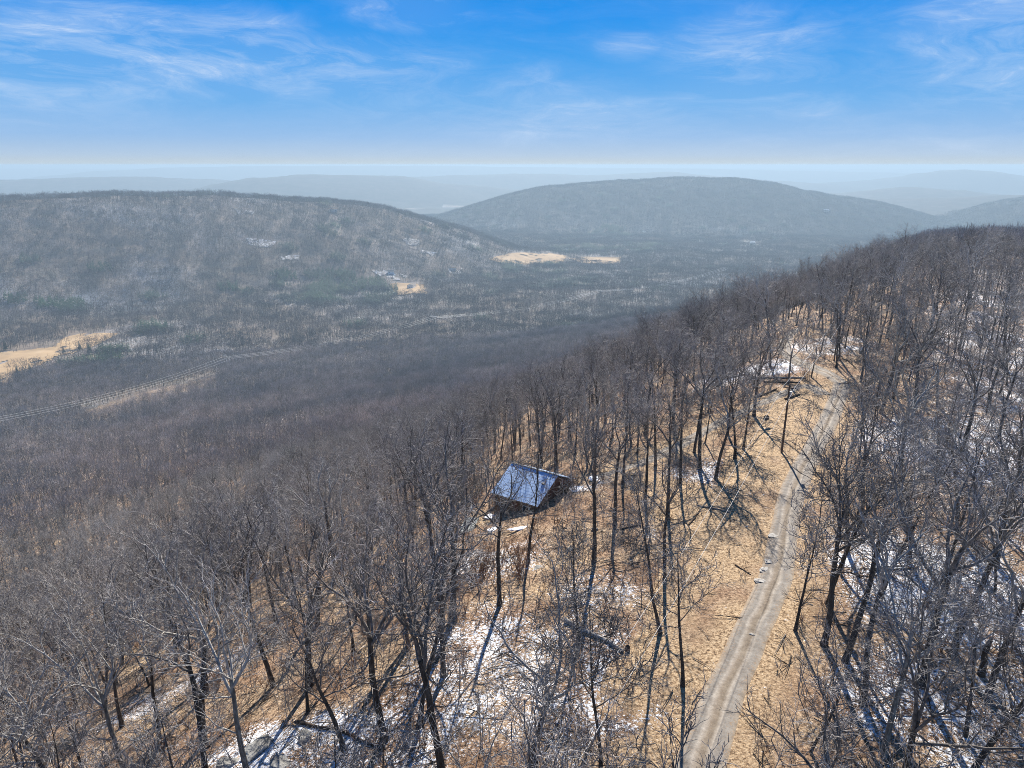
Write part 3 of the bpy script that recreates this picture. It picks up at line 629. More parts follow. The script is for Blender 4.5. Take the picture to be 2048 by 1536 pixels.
def grove_patch(seed, n=26, R=21., nb=44, kind='bare'):
    r = random.Random(seed); a = MB(); b = MB(); pts = []
    while len(pts) < n:
        x, y = r.uniform(-R, R), r.uniform(-R, R)
        if all((x - q[0]) ** 2 + (y - q[1]) ** 2 > 22 for q in pts) or r.random() < .02: pts.append((x, y))
    for x, y in pts:
        H = r.uniform(12, 18)
        if kind == 'bare':
            a.tube([[x, y, -6], [x + r.gauss(0, .3), y + r.gauss(0, .3), H * .7]], [.26, .14], 3, False)
            blades(b, r, np.array([x, y, H * .70]), H * .25, H * .5, nb, .17, H * .18)
        else:
            H *= 1.05; a.tube([[x, y, -6], [x, y, H * .6]], [.2, .1], 3, False)
            for i in range(nb):
                f = (i + r.random()) / nb; z = H * (.2 + .8 * f); rad = H * .24 * (1 - f) ** .8 * r.uniform(.7, 1.15) + .3; an = r.uniform(0, 6.28)
                q = np.array([x, y, z]); g = q + np.array([math.cos(an), math.sin(an), -.2]) * rad; sd = np.array([-math.sin(an), math.cos(an), 0]) * rad * .45
                b.add([q, g - sd, g + sd], [[0, 1, 2]])
    va = np.vstack(a.v); f4 = np.vstack(a.f4); vb = np.vstack(b.v); f3 = np.vstack(b.f3) + len(va)
    return mesh_from('grove', np.vstack([va, vb]), [f4, f3], [MAT['far_bark'], MAT['hill_twig' if kind == 'bare' else 'needles']], np.concatenate([np.zeros(len(f4)), np.ones(len(f3))]))

def scatter(name, protos, pts, rot, scl, idx, label, cat):
    """one object whose points carry copies of the prototype meshes"""
    coll = bpy.data.collections.new(name + '_kinds')
    for i, m in enumerate(protos):
        o = bpy.data.objects.new('%s_%02d' % (name, i), m); coll.objects.link(o)
    me = bpy.data.meshes.new(name); n = len(pts); me.vertices.add(n); me.vertices.foreach_set('co', np.asarray(pts, np.float32).ravel())
    a = me.attributes.new('rot', 'FLOAT_VECTOR', 'POINT'); a.data.foreach_set('vector', np.asarray(rot, np.float32).ravel())
    a = me.attributes.new('scl', 'FLOAT_VECTOR', 'POINT'); a.data.foreach_set('vector', np.asarray(scl, np.float32).ravel())
    a = me.attributes.new('kidx', 'INT', 'POINT'); a.data.foreach_set('value', np.asarray(idx, np.int32))
    o = add_mesh(name, me)
    ng = bpy.data.node_groups.new(name + '_scatter', 'GeometryNodeTree')
    ng.interface.new_socket('Geometry', in_out='INPUT', socket_type='NodeSocketGeometry'); ng.interface.new_socket('Geometry', in_out='OUTPUT', socket_type='NodeSocketGeometry')
    gi = ng.nodes.new('NodeGroupInput'); go = ng.nodes.new('NodeGroupOutput'); iop = ng.nodes.new('GeometryNodeInstanceOnPoints')
    ci = ng.nodes.new('GeometryNodeCollectionInfo'); ci.inputs['Collection'].default_value = coll; ci.inputs['Separate Children'].default_value = True; ci.inputs['Reset Children'].default_value = True
    iop.inputs['Pick Instance'].default_value = True
    def attr(nm, t):
        q = ng.nodes.new('GeometryNodeInputNamedAttribute'); q.data_type = t; q.inputs['Name'].default_value = nm; return [s for s in q.outputs if s.enabled and s.name == 'Attribute'][0]
    ng.links.new(gi.outputs[0], iop.inputs['Points']); ng.links.new(ci.outputs[0], iop.inputs['Instance'])
    ng.links.new(attr('kidx', 'INT'), iop.inputs['Instance Index']); 
    e2r = ng.nodes.new('FunctionNodeEulerToRotation'); ng.links.new(attr('rot', 'FLOAT_VECTOR'), e2r.inputs[0]); ng.links.new(e2r.outputs[0], iop.inputs['Rotation'])
    ng.links.new(attr('scl', 'FLOAT_VECTOR'), iop.inputs['Scale']); ng.links.new(iop.outputs[0], go.inputs[0])
    md = o.modifiers.new('scatter', 'NODES'); md.node_group = ng
    return tag(o, label, cat, kind='stuff')

# --- hero trees, placed where the photograph shows their feet
hero_px = [  # (u, v, variant, scale, lean_x, lean_y, label)
 (1365, 1372, 6, .80, -.04, .02, 'lone slim dark tree standing in the tan clearing left of the road'),
 (1156, 1290, 6, .78, -.05, .02, 'thin upright tree growing beside the pale fallen log'),
 (690, 1500, 8, .82, -.14, .02, 'leaning dark tree in the snowy patch at the bottom'),
 (548, 1372, 1, .98, -.16, .02, 'thick leaning tree over snow patches at lower left'),
 (412, 1392, 5, .95, -.05, .03, 'wide crowned twin oak with pale spreading limbs at lower left'),
 (392, 1385, 0, .92, -.10, .03, 'dark trunk leaning left beside the wide crowned twin oak'),
 (768, 1482, 2, .90, 0, .04, 'tall thick trunk with crooked low limb, bottom centre left'),
 (838, 1452, 8, .92, .02, .02, 'straight dark trunk on snow right of the thick crooked tree'),
 (905, 1238, 2, .95, .02, .0, 'stout oak with wide pale limbs below the grey panel'),
 (1000, 1210, 4, .85, .02, 0, 'dark trunk standing in red brush below the cabin'),
 (1648, 1290, 0, .95, .04, .04, 'double forked dark tree just right of the road'),
 (1690, 1322, 4, .98, .10, .03, 'dark trunk leaning right with a yellow mark, lower right'),
 (1758, 1200, 8, .9, .06, .02, 'slim tree leaning right over long blue shadows'),
 (1842, 1372, 2, 1.0, .03, .05, 'massive trunk with upright limbs in the right woods'),
 (1905, 1310, 0, 1.0, .12, .02, 'grey tree leaning right near the broken snag'),
 (1590, 1262, 9, 1.15, .02, .0, 'curved slender tree hugging the right edge of the road'),
 (1470, 918, 8, .86, .05, 0, 'tall curved tree on snow left of the utility pole'),
 (1486, 898, 6, .88, .04, 0, 'thin tree beside the curved one, left of the utility pole'),
 (1455, 868, 1, .82, -.02, 0, 'forked tree left of the round dish'),
 (1388, 905, 3, 1.02, 0, 0, 'thick trunk at the left edge of the sunny clearing'),
 (1112, 945, 2, .9, 0, 0, 'heavy dark trunk directly behind the cabin roof'),
 (1030, 900, 4, .9, 0, 0, 'tall dark trunk behind the left end of the cabin ridge'),
 (880, 1200, 0, .98, -.05, .02, 'big many limbed tree left of the cabin'),
 (925, 1010, 4, .92, 0, 0, 'straight dark trunk just behind the grey panel'),
 (1230, 1050, 4, .85, .02, 0, 'tall tree right of the cabin in grey brush'),
 (1330, 1160, 4, .72, -.02, 0, 'slender tree at the left side of the clearing'),
 (235, 1290, 2, .95, -.06, .02, 'big forked tree on the left slope'),
 (120, 1330, 5, .95, -.08, .02, 'broad crowned tree near the left edge'),
 (1975, 1400, 5, .95, .10, .05, 'pale limbed tree in the lower right corner'),
 (1990, 1130, 2, .95, .08, .02, 'thick forked tree near the right edge on snow'),
 (1290, 1000, 1, .8, 0, 0, 'small crowned tree at the back of the clearing'),
 (320, 1480, 3, .9, -.08, .03, 'dark tree above the bottom left corner'),
]
# positions
def dart(n_try, rmin, rmax, mind, azh=46, seed=3):
    g = np.random.default_rng(seed); r_ = np.sqrt(g.random(n_try) * (rmax ** 2 - rmin ** 2) + rmin ** 2); a_ = np.radians(g.uniform(-azh, azh, n_try))
    return r_ * np.sin(a_), r_ * np.cos(a_)
clear_lines = [(road_line, 3.4), (road_far_line, 3.2), (drive_line, 2.6)]
CABIN_C = hit(1060, 985)[:2]
NOTREE = poly([(1270, 1536), (1250, 1440), (1280, 1370), (1330, 1290), (1310, 1180), (1370, 1060), (1390, 960), (1430, 990), (1480, 930), (1500, 860), (1530, 790), (1600, 770), (1650, 800), (1600, 900), (1570, 1030), (1530, 1180), (1440, 1380), (1390, 1536)])
SPARSE = poly([(850, 1536), (900, 1400), (880, 1250), (980, 1080), (1180, 1060), (1330, 1060), (1330, 1290), (1270, 1536)])
CAB_ZONE = poly([(985, 1110), (940, 1040), (990, 930), (1130, 950), (1220, 950), (1190, 1030), (1150, 1090)])
def keep_mask(x, y, sparse=True):
    k = np.ones(len(x), bool)
    for ln, wd in clear_lines:
        near = (np.hypot(x, y) < 260); d = np.full(len(x), 99.); d[near] = dist_line(ln, x[near], y[near]); k &= d > wd
    k &= ~inpoly(NOTREE, x, y) & ~inpoly(CAB_ZONE, x, y)
    for P in CLEAR[:4]: k &= ~inpoly(P, x, y)
    for P in SN: k &= ~(inpoly(P, x, y) & (_h(np.floor(x * 3), np.floor(y * 3), 8) < .7))
    tld = dist_line(tl, x, y); k &= tld > np.where(np.hypot(x, y) > 680, -1, 5); k &= ~inpoly(STRIP, x, y)
    if sparse: k &= ~(inpoly(SPARSE, x, y) & (_h(np.floor(x * 13), np.floor(y * 13), 5) < .80))
    return k
def project(x, y, z):
    fy = y * math.cos(PR) - (z - CAM_H) * math.sin(PR); uy = y * math.sin(PR) + (z - CAM_H) * math.cos(PR)
    return 1024 + FPX * x / fy, 768 - FPX * uy / fy, fy
OPEN_PX = np.array([(1405, 1536), (1420, 1330), (1440, 1150), (1400, 1020), (1480, 985), (1550, 820), (1585, 740), (1590, 712), (1640, 728), (1700, 750), (1710, 800), (1650, 880), (1615, 940), (1585, 1050), (1555, 1180), (1500, 1330), (1460, 1536)], float)
ROOF_PX = np.array([(1005, 1000), (1030, 925), (1120, 955), (1088, 1018)], float)
def sight_ok(x, y):
    # the woods were thinned along the road and round the cabin: no crown leans over the open strip
    z = height(x, y); ok = np.ones(len(x), bool)
    for h_, o_ in ((6, 0), (10, -2.2), (10, 2.2), (14, 0), (13, -2.5), (13, 2.5)):
        u, v, _ = project(x + o_, y, z + h_); ok &= ~inpoly(OPEN_PX, u, v) & ~(inpoly(ROOF_PX, u, v) & (_h(np.floor(x * 9), np.floor(y * 9), 3) < .8))
    return ok
heroes = []
for h_ in hero_px:
    q = hit(h_[0], h_[1]); heroes.append((q[0], q[1], q[2]))
x, y = dart(16000, 24, 380, 0, 47, 11)
# order so that near points are kept with min distance
taken = [(a, b) for a, b, _ in heroes]; cell = {}
def put(a, b): cell.setdefault((int(a // 6), int(b // 6)), []).append((a, b))
for a, b in taken: put(a, b)
k = keep_mask(x, y) & sight_ok(x, y); x, y = x[k], y[k]; acc = []
for a, b, gap in zip(x, y, fbm(x / 11., y / 11., 88, 2)):
    if gap < -.17: continue
    r_ = math.hypot(a, b); md = 3.95 + 0.7 * (b / 150 if b < 150 else 1)
    ca, cb = int(a // 6), int(b // 6); ok = True
    for i in (-1, 0, 1):
        for j in (-1, 0, 1):
            for q in cell.get((ca + i, cb + j), ()):
                if (q[0] - a) ** 2 + (q[1] - b) ** 2 < md * md: ok = False; break
            if not ok: break
        if not ok: break
    if ok: put(a, b); acc.append((a, b))
acc = np.array(acc); az_ = height(acc[:, 0], acc[:, 1])
# in view if crown or foot is inside the frame
u1, v1, f1 = project(acc[:, 0], acc[:, 1], az_ + 1); u2, v2, f2 = project(acc[:, 0], acc[:, 1], az_ + 11)
inv = (f1 > 5) & (((u1 > 0) & (u1 < 2048) & (v1 < 1536)) | ((u2 > 0) & (u2 < 2048) & (v2 < 1536) & (v2 > 0)))
dist = np.hypot(acc[:, 0], acc[:, 1]); order = np.argsort(np.where(inv, dist, 1e9))
NI = 300 - len(heroes); ind = order[:NI]; rest = order[NI:]
# keep the lens free of twigs: drop any tree whose crown would rise round the drone
def tree_obj(name, pos, vi, s, rx, ry, rz, label, group):
    t = empty(name, pos, label, 'tree', group, rz); t.rotation_euler = (rx, ry, rz); t.scale = (s, s, s)
    tr_, cr_, _ = VAR[vi]
    add_mesh('trunk', tr_, t); add_mesh('crown', cr_, t)
    return t
gr_r = random.Random(5)
GALL = 'bare trees of the winter forest'
for (hx, hy, hz_), h_ in zip(heroes, hero_px):
    t = tree_obj('bare_tree', (hx, hy, hz_ - .05), h_[2], h_[3], 0, 0, 0, h_[6], GALL)
    q = Vector((h_[4], h_[5], 1)).to_track_quat('Z', 'Y'); t.rotation_euler = (q @ Euler((0, 0, gr_r.uniform(0, 6.28))).to_quaternion()).to_euler()
LM = [('cabin', (1060, 985)), ('grey flat panel', (938, 1056)), ('pale fallen trunk', (1190, 1275)), ('bottom dark log', (680, 1475)), ('round dish', (1531, 852)), ('lone clearing pole', (1563, 905)),
      ('long pale log', (1560, 757)), ('road bend', (1690, 765)), ('lichen boulder', (520, 1500)), ('red brush thicket', (965, 1140)), ('pale road rocks', (1532, 1141)), ('cabin snow drifts', (1180, 965)), ('broken snag', (1962, 1350))]
LMW = [(n_, hit(*q)[:2]) for n_, q in LM]
short = {0: 'lone slim clearing tree', 2: 'leaning bottom tree', 3: 'thick leaning tree', 4: 'twin oak', 6: 'thick crooked tree', 8: 'stout pale limbed oak', 10: 'double forked roadside tree', 11: 'yellow marked trunk', 12: 'slim right leaning tree', 13: 'massive right trunk',
         15: 'curved roadside tree', 16: 'curved pole side tree', 19: 'thick clearing edge trunk', 22: 'many limbed tree', 24: 'grey brush tree', 26: 'big forked slope tree', 27: 'broad left edge tree', 28: 'pale lower right tree', 29: 'thick right edge tree'}
LMW += [(n_, np.array(heroes[i][:2])) for i, n_ in short.items()]
def describe(x, y, rx, ry, vi, s):
    size = ('slender', 'slim tall')[s > .87] if vi in (6, 7, 8, 9, 11, 13) else (('broad crowned', 'tall wide crowned')[s > .87] if vi in (0, 2, 5, 10, 12) else ('forked', 'tall forked')[s > .87])
    best = min(LMW, key=lambda q: math.hypot(q[1][0] - x, q[1][1] - y)); dx, dy = x - best[1][0], y - best[1][1]; d = math.hypot(dx, dy)
    far = 'well ' if d > 22 else ('' if d > 9 else 'close ')
    if abs(dx) > abs(dy): w_ = far + ('right of' if dx > 0 else 'left of')
    else: w_ = far + ('behind' if dy > 0 else 'in front of')
    if vi in (3, 5, 10, 12, 15): size = ('pale ' + size).replace('tall ', '')
    size = size.replace('tall wide crowned', 'wide crowned')
    return '%s bare tree %s the %s' % (size, w_, best[0])
draft = []
for i in ind:
    vi = gr_r.choice([0, 1, 2, 3, 4, 5, 6, 7, 8, 9, 10, 11, 12, 13, 14, 15, 6, 7, 11, 4]); s = gr_r.triangular(.62, 1.06, .9); rx, ry = gr_r.gauss(0, .045), gr_r.gauss(0, .045)
    draft.append([i, vi, s, rx, ry, describe(acc[i, 0], acc[i, 1], rx, ry, vi, s)])
byl = {}
for dft in draft: byl.setdefault(dft[5], []).append(dft)
ORD = ['nearest', 'second nearest', 'third nearest', 'fourth nearest', 'fifth nearest', 'sixth nearest', 'seventh nearest', 'eighth nearest', 'ninth nearest', 'tenth nearest']
NUM = {2: 'two', 3: 'three', 4: 'four', 5: 'five', 6: 'six', 7: 'seven', 8: 'eight', 9: 'nine', 10: 'ten'}
for lb_, lst in byl.items():
    if len(lst) == 1: continue
    lst.sort(key=lambda q: acc[q[0], 1])
    pl = lb_.replace('bare tree', 'trees')
    for k_, q in enumerate(lst):
        q[5] = ('nearer of two ' if k_ == 0 else 'farther of two ') + pl if len(lst) == 2 else '%s of %s %s' % (ORD[min(k_, 9)], NUM.get(len(lst), 'many'), pl)
for i, vi, s, rx, ry, lb_ in draft:
    tree_obj('bare_tree', (acc[i, 0], acc[i, 1], az_[i] - .05), vi, s, rx, ry, gr_r.uniform(0, 6.28), lb_, GALL)

near_joined = [joined('forest_tree', t, c) for t, c, _ in VAR]
# forest: mid-distance trees
g2 = np.random.default_rng(21)
def poisson_grid(rmin, rmax, sp, azh, g):
    n = int(rmax / sp) + 1; X, Y = np.meshgrid(np.arange(-n, n + 1) * sp, np.arange(0, n + 1) * sp)
    X = (X + (np.arange(Y.shape[0]) % 2)[:, None] * sp / 2).ravel() ; Y = Y.ravel()
    X = X + g.uniform(-.42, .42, len(X)) * sp; Y = Y + g.uniform(-.42, .42, len(Y)) * sp
    R_ = np.hypot(X, Y); A_ = np.degrees(np.arctan2(X, Y)); k = (R_ > rmin) & (R_ < rmax) & (np.abs(A_) < azh); return X[k], Y[k]
def visible(x, y, z, top=16., n=70):
    k = np.ones(len(x), bool); d = np.hypot(x, y); step = np.linspace(.08, .985, n)
    zt = z + top
    for f in step:
        hh = height(x * f, y * f); k &= (CAM_H + (zt - CAM_H) * f) > hh - 2
    return k
parts = []
rx_, ry_ = acc[rest, 0], acc[rest, 1]; 
X, Y = poisson_grid(375, 1150, 5.8, 43, g2); k = keep_mask(X, Y, False); X, Y = X[k], Y[k]; Z = height(X, Y); k = visible(X, Y, Z, 17, 36); X, Y, Z = X[k], Y[k], Z[k]
NF_NEAR = len(near_joined); lods = [lod_tree(300 + i, h, 120, .085) for i, h in enumerate([17, 15.5, 18, 14, 16.5, 13])]
pz = az_[rest]
allp = np.vstack([np.column_stack([rx_, ry_, pz - .1]), np.column_stack([X, Y, Z - .3])]); n1_, n2_ = len(rx_), len(X)
rot = np.column_stack([g2.normal(0, .05, n1_ + n2_), g2.normal(0, .05, n1_ + n2_), g2.uniform(0, 6.28, n1_ + n2_)])
sv = g2.triangular(.58, .95, 1.12, n1_ + n2_); scl = np.column_stack([sv * g2.uniform(.85, 1.12, len(sv)), sv * g2.uniform(.85, 1.12, len(sv)), sv])
# beyond 230 m the lighter meshes take over
dd = np.hypot(allp[:, 0], allp[:, 1]); lite = dd > 370
idx = np.where(lite, NF_NEAR + g2.integers(0, len(lods), len(dd)), g2.integers(0, NF_NEAR, len(dd)))
scatter('forest', near_joined + lods, allp, rot, scl, idx, 'dense bare winter forest covering the ridge flank', 'forest')
print('forest', n1_, n2_)

# evergreen zones
PZ = [poly(p) for p in ([(75, 622), (90, 603), (150, 592), (185, 600), (160, 622)], [(0, 700), (0, 645), (28, 650), (30, 690)], [(540, 590), (560, 552), (650, 545), (760, 552), (790, 585), (760, 610), (600, 612)],
      [(970, 560), (985, 530), (1040, 525), (1120, 530), (1130, 552), (1050, 566)], [(1055, 578), (1080, 562), (1200, 560), (1225, 572), (1150, 580)], [(1080, 505), (1100, 495), (1330, 488), (1300, 505)], [(1170, 470), (1200, 455), (1260, 455), (1260, 475)],
      [(60, 760), (100, 730), (180, 706), (240, 690), (250, 720), (180, 750), (120, 770)], [(250, 670), (280, 650), (330, 648), (330, 668)])]
X, Y = poisson_grid(1120, 5200, 33., 40, g2); k = keep_mask(X, Y, False); X, Y = X[k], Y[k]; Z = height(X, Y); k = visible(X, Y, Z, 18, 60); X, Y, Z = X[k], Y[k], Z[k]
nx = (height(X + 15, Y) - height(X - 15, Y)) / 30; ny = (height(X, Y + 15) - height(X, Y - 15)) / 30
ev = np.zeros(len(X), bool)
for P in PZ: ev |= inpoly(P, X, Y)
ev &= (.5 + 1.3 * fbm(X / 90., Y / 90., 91, 3)) > g2.random(len(X)) * .5 + .22
ev |= (g2.random(len(X)) < .02)
patches = [grove_patch(500 + i) for i in range(5)] + [grove_patch(600 + i, 26, 21, 40, 'pine') for i in range(3)]
idx = np.where(ev, 5 + g2.integers(0, 3, len(X)), g2.integers(0, 5, len(X)))
ang = g2.integers(0, 4, len(X)) * (math.pi / 2) + g2.uniform(-.3, .3, len(X))
rot = np.zeros((len(X), 3))
for i in range(len(X)):
    q = Vector((-nx[i], -ny[i], 1)).to_track_quat('Z', 'Y') @ Euler((0, 0, ang[i])).to_quaternion(); e = q.to_euler(); rot[i] = (e.x, e.y, e.z)
sv = g2.uniform(.9, 1.1, len(X)); scatter('woods', patches, np.column_stack([X, Y, Z]), rot, np.column_stack([sv * 1.0, sv * 1.0, sv * g2.uniform(.85, 1.15, len(X))]), idx, 'far bare woods with dark pine stands across the valley', 'woods')
print('woods', len(X))
# evergreens inside the mid-distance forest
pines = [pine_mesh(700 + i, h) for i, h in enumerate([15, 12, 17])]
pine_px = [(215, 716, 1.15), (208, 722, .95), (180, 708, 1.0), (160, 700, .9), (143, 748, .9), (165, 742, .7), (237, 736, .8), (272, 742, .75), (36, 752, .8), (62, 748, .9), (12, 700, 1.3), (285, 665, 1.2), (128, 706, .7)]
PINE_L = ['tallest dark conifer of the clump right of the left field', 'smaller conifer tucked against the tallest one right of the field', 'middle dark conifer of the clump by the left field', 'left conifer of the clump by the left field',
          'lone dark conifer below the clump, under the left field', 'short conifer just right of the lone one below the field', 'dark conifer to the right of the field clump', 'rightmost low conifer beyond the field clump', 'dark conifer at the near edge of the left field', 'conifer beside the near field edge, further right',
          'broad dark conifer at the left picture edge above the field', 'tall conifer standing alone up the valley from the field', 'small conifer on the strip between the two field halves']
for i, (u, v, s) in enumerate(pine_px):
    q = hit(u, v)
    if q is None: continue
    o = empty('pine_tree', (q[0], q[1], hz(q[0], q[1]) - .3), PINE_L[i], 'pine tree', 'conifers near the left field', i)
    o.scale = (s * 1.1,) * 3; add_mesh('crown', pines[i % 3], o)
for (u, v, s, lb) in [(172, 850, .5, 'yellow green bushy conifer below the cleared strip'), (246, 838, .55, 'dull green conifer right of the yellow green one')]:
    q = hit(u, v); o = add_mesh('pine_tree', pine_mesh(801, 14, 260, 'fresh_needles')); o.location = (q[0], q[1], q[2] - .3); o.scale = (s * 1.5, s * 1.5, s); tag(o, lb, 'pine tree')

# understorey: saplings and brush
sap = [make_sapling(900 + i, h) for i, h in enumerate([4.5, 6, 7.5, 3.2])] + [make_sapling(950 + i, h, 7, 'red_brush') for i, h in enumerate([2.0, 2.6])] + [make_sapling(970 + i, 1.0, 5, 'twig') for i in range(2)]
x, y = dart(21000, 22, 190, 0, 46, 31)
k = np.ones(len(x), bool)
for ln, wd in clear_lines: k &= dist_line(ln, x, y) > 2.3
nt = inpoly(NOTREE, x, y); k &= ~(nt & (g2.random(len(x)) < .9)); x, y, nt = x[k], y[k], nt[k]
kk = ~((np.abs(x - CABIN_C[0]) < 5.5) & (y - CABIN_C[1] > -3) & (y - CABIN_C[1] < 7)); x, y, nt = x[kk], y[kk], nt[kk]
den = g2.random(len(x)) < .30 + .5 * (fbm(x / 12, y / 12, 66, 2) + .2); x, y, nt = x[den], y[den], nt[den]
idx = g2.choice([0, 1, 2, 3, 4, 5, 6, 7], len(x), p=[.14, .15, .10, .13, .09, .07, .16, .16]); idx = np.where(nt, 6 + (idx % 2), idx)
redc = hit(965, 1140)[:2]; rx2, ry2 = redc[0] + g2.normal(0, 3.0, 60), redc[1] + g2.normal(0, 3.0, 60); x = np.concatenate([x, rx2]); y = np.concatenate([y, ry2]); idx = np.concatenate([idx, np.where(g2.random(60) < .5, 4, 5)])
cbx, cby = CABIN_C[0] + g2.uniform(-6, 6.5, 90), CABIN_C[1] - g2.uniform(1.6, 5.5, 90); x = np.concatenate([x, cbx]); y = np.concatenate([y, cby]); idx = np.concatenate([idx, g2.choice([1, 0, 3, 4, 5, 5], 90)])
zz = height(x, y); sv = g2.uniform(.7, 1.25, len(x))
scatter('undergrowth', sap, np.column_stack([x, y, zz]), np.column_stack([g2.normal(0, .08, len(x)), g2.normal(0, .08, len(x)), g2.uniform(0, 6.28, len(x))]), np.column_stack([sv, sv, sv]), idx, 'thin saplings and reddish brush under the bare trees', 'undergrowth')
# dead sticks lying in the litter
stick = []
for i in range(4):
    r = random.Random(40 + i); mb = MB(); P = branch_path(np.array([-1.0, 0, .05]), np.array([1., 0, 0]), 2.2, 4, .15, 0, r); P[:, 2] = np.abs(P[:, 2] - .05) * .4 + .05; mb.tube(P, [.035, .03, .025, .018, .01], 4, False)
    for j in range(3):
        q = P[r.randint(1, 3)]; dq = norm(np.array([.7, r.uniform(-1, 1), .15])); mb.tube([q, q + dq * r.uniform(.4, 1)], [.015, .007], 3, False)
    stick.append(mb.mesh('stick', [MAT['limb_bark' if i % 2 else 'bark']], True))
x, y = dart(6000, 22, 130, 0, 46, 77); k = dist_line(road_line, x, y) > 2; k &= ~(inpoly(NOTREE, x, y) & (g2.random(len(x)) < .75)); x, y = x[k], y[k]; zz = height(x, y); sv = g2.uniform(.5, 1.5, len(x))
scatter('litter', stick, np.column_stack([x, y, zz]), np.column_stack([np.zeros(len(x)), np.zeros(len(x)), g2.uniform(0, 6.28, len(x))]), np.column_stack([sv, sv, sv]), g2.integers(0, 4, len(x)), 'fallen sticks scattered over the leaf litter', 'sticks')

# ------------------------------------------------------------------ the cabin
def cabin():
    ez = hz(*CABIN_C)
    # ridge end points from the photograph, at ridge height
    def onz(u, v, z): d = ray(u, v); t = (z - CAM_H) / d[2]; return np.array([d[0] * t, d[1] * t])
    zr = ez + 4.9; ze = ez + 2.5
    RL, Rr_ = onz(1024, 926, zr), onz(1123, 953, zr); EL, ER = onz(994, 992, ze), onz(1088, 1022, ze)
    ax = norm(Rr_ - RL); ln = np.linalg.norm(Rr_ - RL) * .94; nrm = np.array([ax[1], -ax[0]])
    half = float(np.mean([(EL - RL) @ nrm, (ER - Rr_) @ nrm])); half = min(max(half, 3.0), 5.0)
    c = (RL + Rr_) / 2 - ax * .25; rz = math.atan2(ax[1], ax[0])
    print('cabin ridge', ln, 'half', half, 'centre', c, 'rz', math.degrees(rz), 'ground', ez)
    t = empty('cabin', (c[0], c[1], ez), 'small brown cabin with blue grey roof among bare trees', 'cabin', None, rz)
    W, Lg = half - .45, ln - .7   # half depth, length; local -y faces the camera
    wh = 2.62; hr = 4.9 - .14
    zb = -1.6
    slope = math.atan2(2.4, half)
    # walls with plank relief
    mb = MB(); nplk = 12
    for k in range(nplk):
        z0 = zb + (wh - .1 - zb) * k / nplk; hh = (wh - .1 - zb) / nplk; o_ = .012 if k % 2 else 0
        mb.box((0, -W + .06, z0 + hh / 2), (Lg, .12 + o_, hh - .01)); mb.box((0, W - .06, z0 + hh / 2), (Lg, .12 + o_, hh - .01))
    mb.build('wall', MAT['brown_wood'], t)
    for sx in (-1, 1):
        mb = MB(); X = sx * (Lg / 2 - .065)
        pts = [(-W + .125, zb), (W - .125, zb), (W - .125, wh - .15), (0, hr - .18), (-W + .125, wh - .15)]
        v = [(X - .06, a, b) for a, b in pts] + [(X + .06, a, b) for a, b in pts]
        mb.add(v, [[0, 1, 2], [0, 2, 3], [0, 3, 4], [7, 6, 5], [8, 7, 5], [9, 8, 5]]); mb.add(v, [[i, (i + 1) % 5, (i + 1) % 5 + 5, i + 5] for i in range(5)])
        mb.build('wall', MAT['red_wood'], t)
    # roof: two pitched slabs, each laid in courses
    rf = None
    for sy in (-1, 1):
        mb = MB(); nc = 12; Ls = math.hypot(half, 2.4) / nc
        for k in range(nc):
            f0 = k / nc; yc = sy * half * (f0 + .5 / nc); zc = 4.9 - 2.4 * (f0 + .5 / nc)
            M = Matrix.Rotation(-sy * (slope - .02), 4, 'X'); mb.box((0, yc, zc), (ln, Ls * 1.08, .06), 0, M)
        rf = mb.build('roof', MAT['roof_metal'], t)
        if sy < 0:
            v = MB(); f0 = .36; v.box((ln * .34, -half * f0, 4.9 - 2.4 * f0 + .12), (.42, .30, .16)); v.build('vent', MAT['metal_dark'], rf)
            v = MB(); v.box((0, 0, 4.96), (ln + .04, .24, .07)); v.build('ridge_cap', MAT['dark_roof'], rf)
            v = MB(); v.box((0, -half - .03, 2.44), (ln, .05, .14)); v.build('eave_board', MAT['brown_wood'], rf)
    for x_ in (-Lg * .28, Lg * .25):
        f = MB(); f.box((x_, -W - .012, 1.35), (1.1, .05, 1.0)); fo = f.build('window', MAT['white_siding'], t); g = MB(); g.box((x_, -W - .035, 1.35), (.94, .03, .84)); g.build('pane', MAT['window_glass'], fo)
    d = MB(); d.box((0, -W - .015, .95), (.95, .06, 2.0)); do = d.build('door', MAT['red_wood'], t); hd = MB(); hd.box((.36, -W - .07, .95), (.05, .06, .12)); hd.build('handle', MAT['steel'], do)
    # deck with railing on the left, steps on the right
    dk = MB(); dk.box((-ln / 2 - 1.1, -1.0, .35), (2.0, 3.4, .12))
    for a in (-2.0, -.2): 
        for b in (-2.5, .5): dk.box((-ln / 2 + a, b, -.6), (.14, .14, 1.75))
    dko = dk.build('deck', MAT['red_wood'], t)
    rl = MB(); rl.box((-ln / 2 - 1.1, -2.64, 1.3), (2.0, .09, .1)); rl.box((-ln / 2 - 2.06, -1.0, 1.3), (.09, 3.2, .1)); rl.box((-ln / 2 - 1.1, -2.64, .75), (1.9, .05, .08))
    for a in np.linspace(-2.05, -.2, 6): rl.box((-ln / 2 + a, -2.64, .83), (.07, .07, .84))
    rl.build('railing', MAT['red_wood'], dko)
    st = MB()
    for k in range(6): st.box((ln / 2 + .35 + k * .33, .3, .55 - k * .2), (.31, 1.5, .06))
    for b in (-.5, 1.1): st.box((ln / 2 + 1.15, b, 0.0), (2.0, .06, .18), 0, Matrix.Rotation(math.radians(31), 4, 'Y'))
    st.build('steps', MAT['brown_wood'], t)
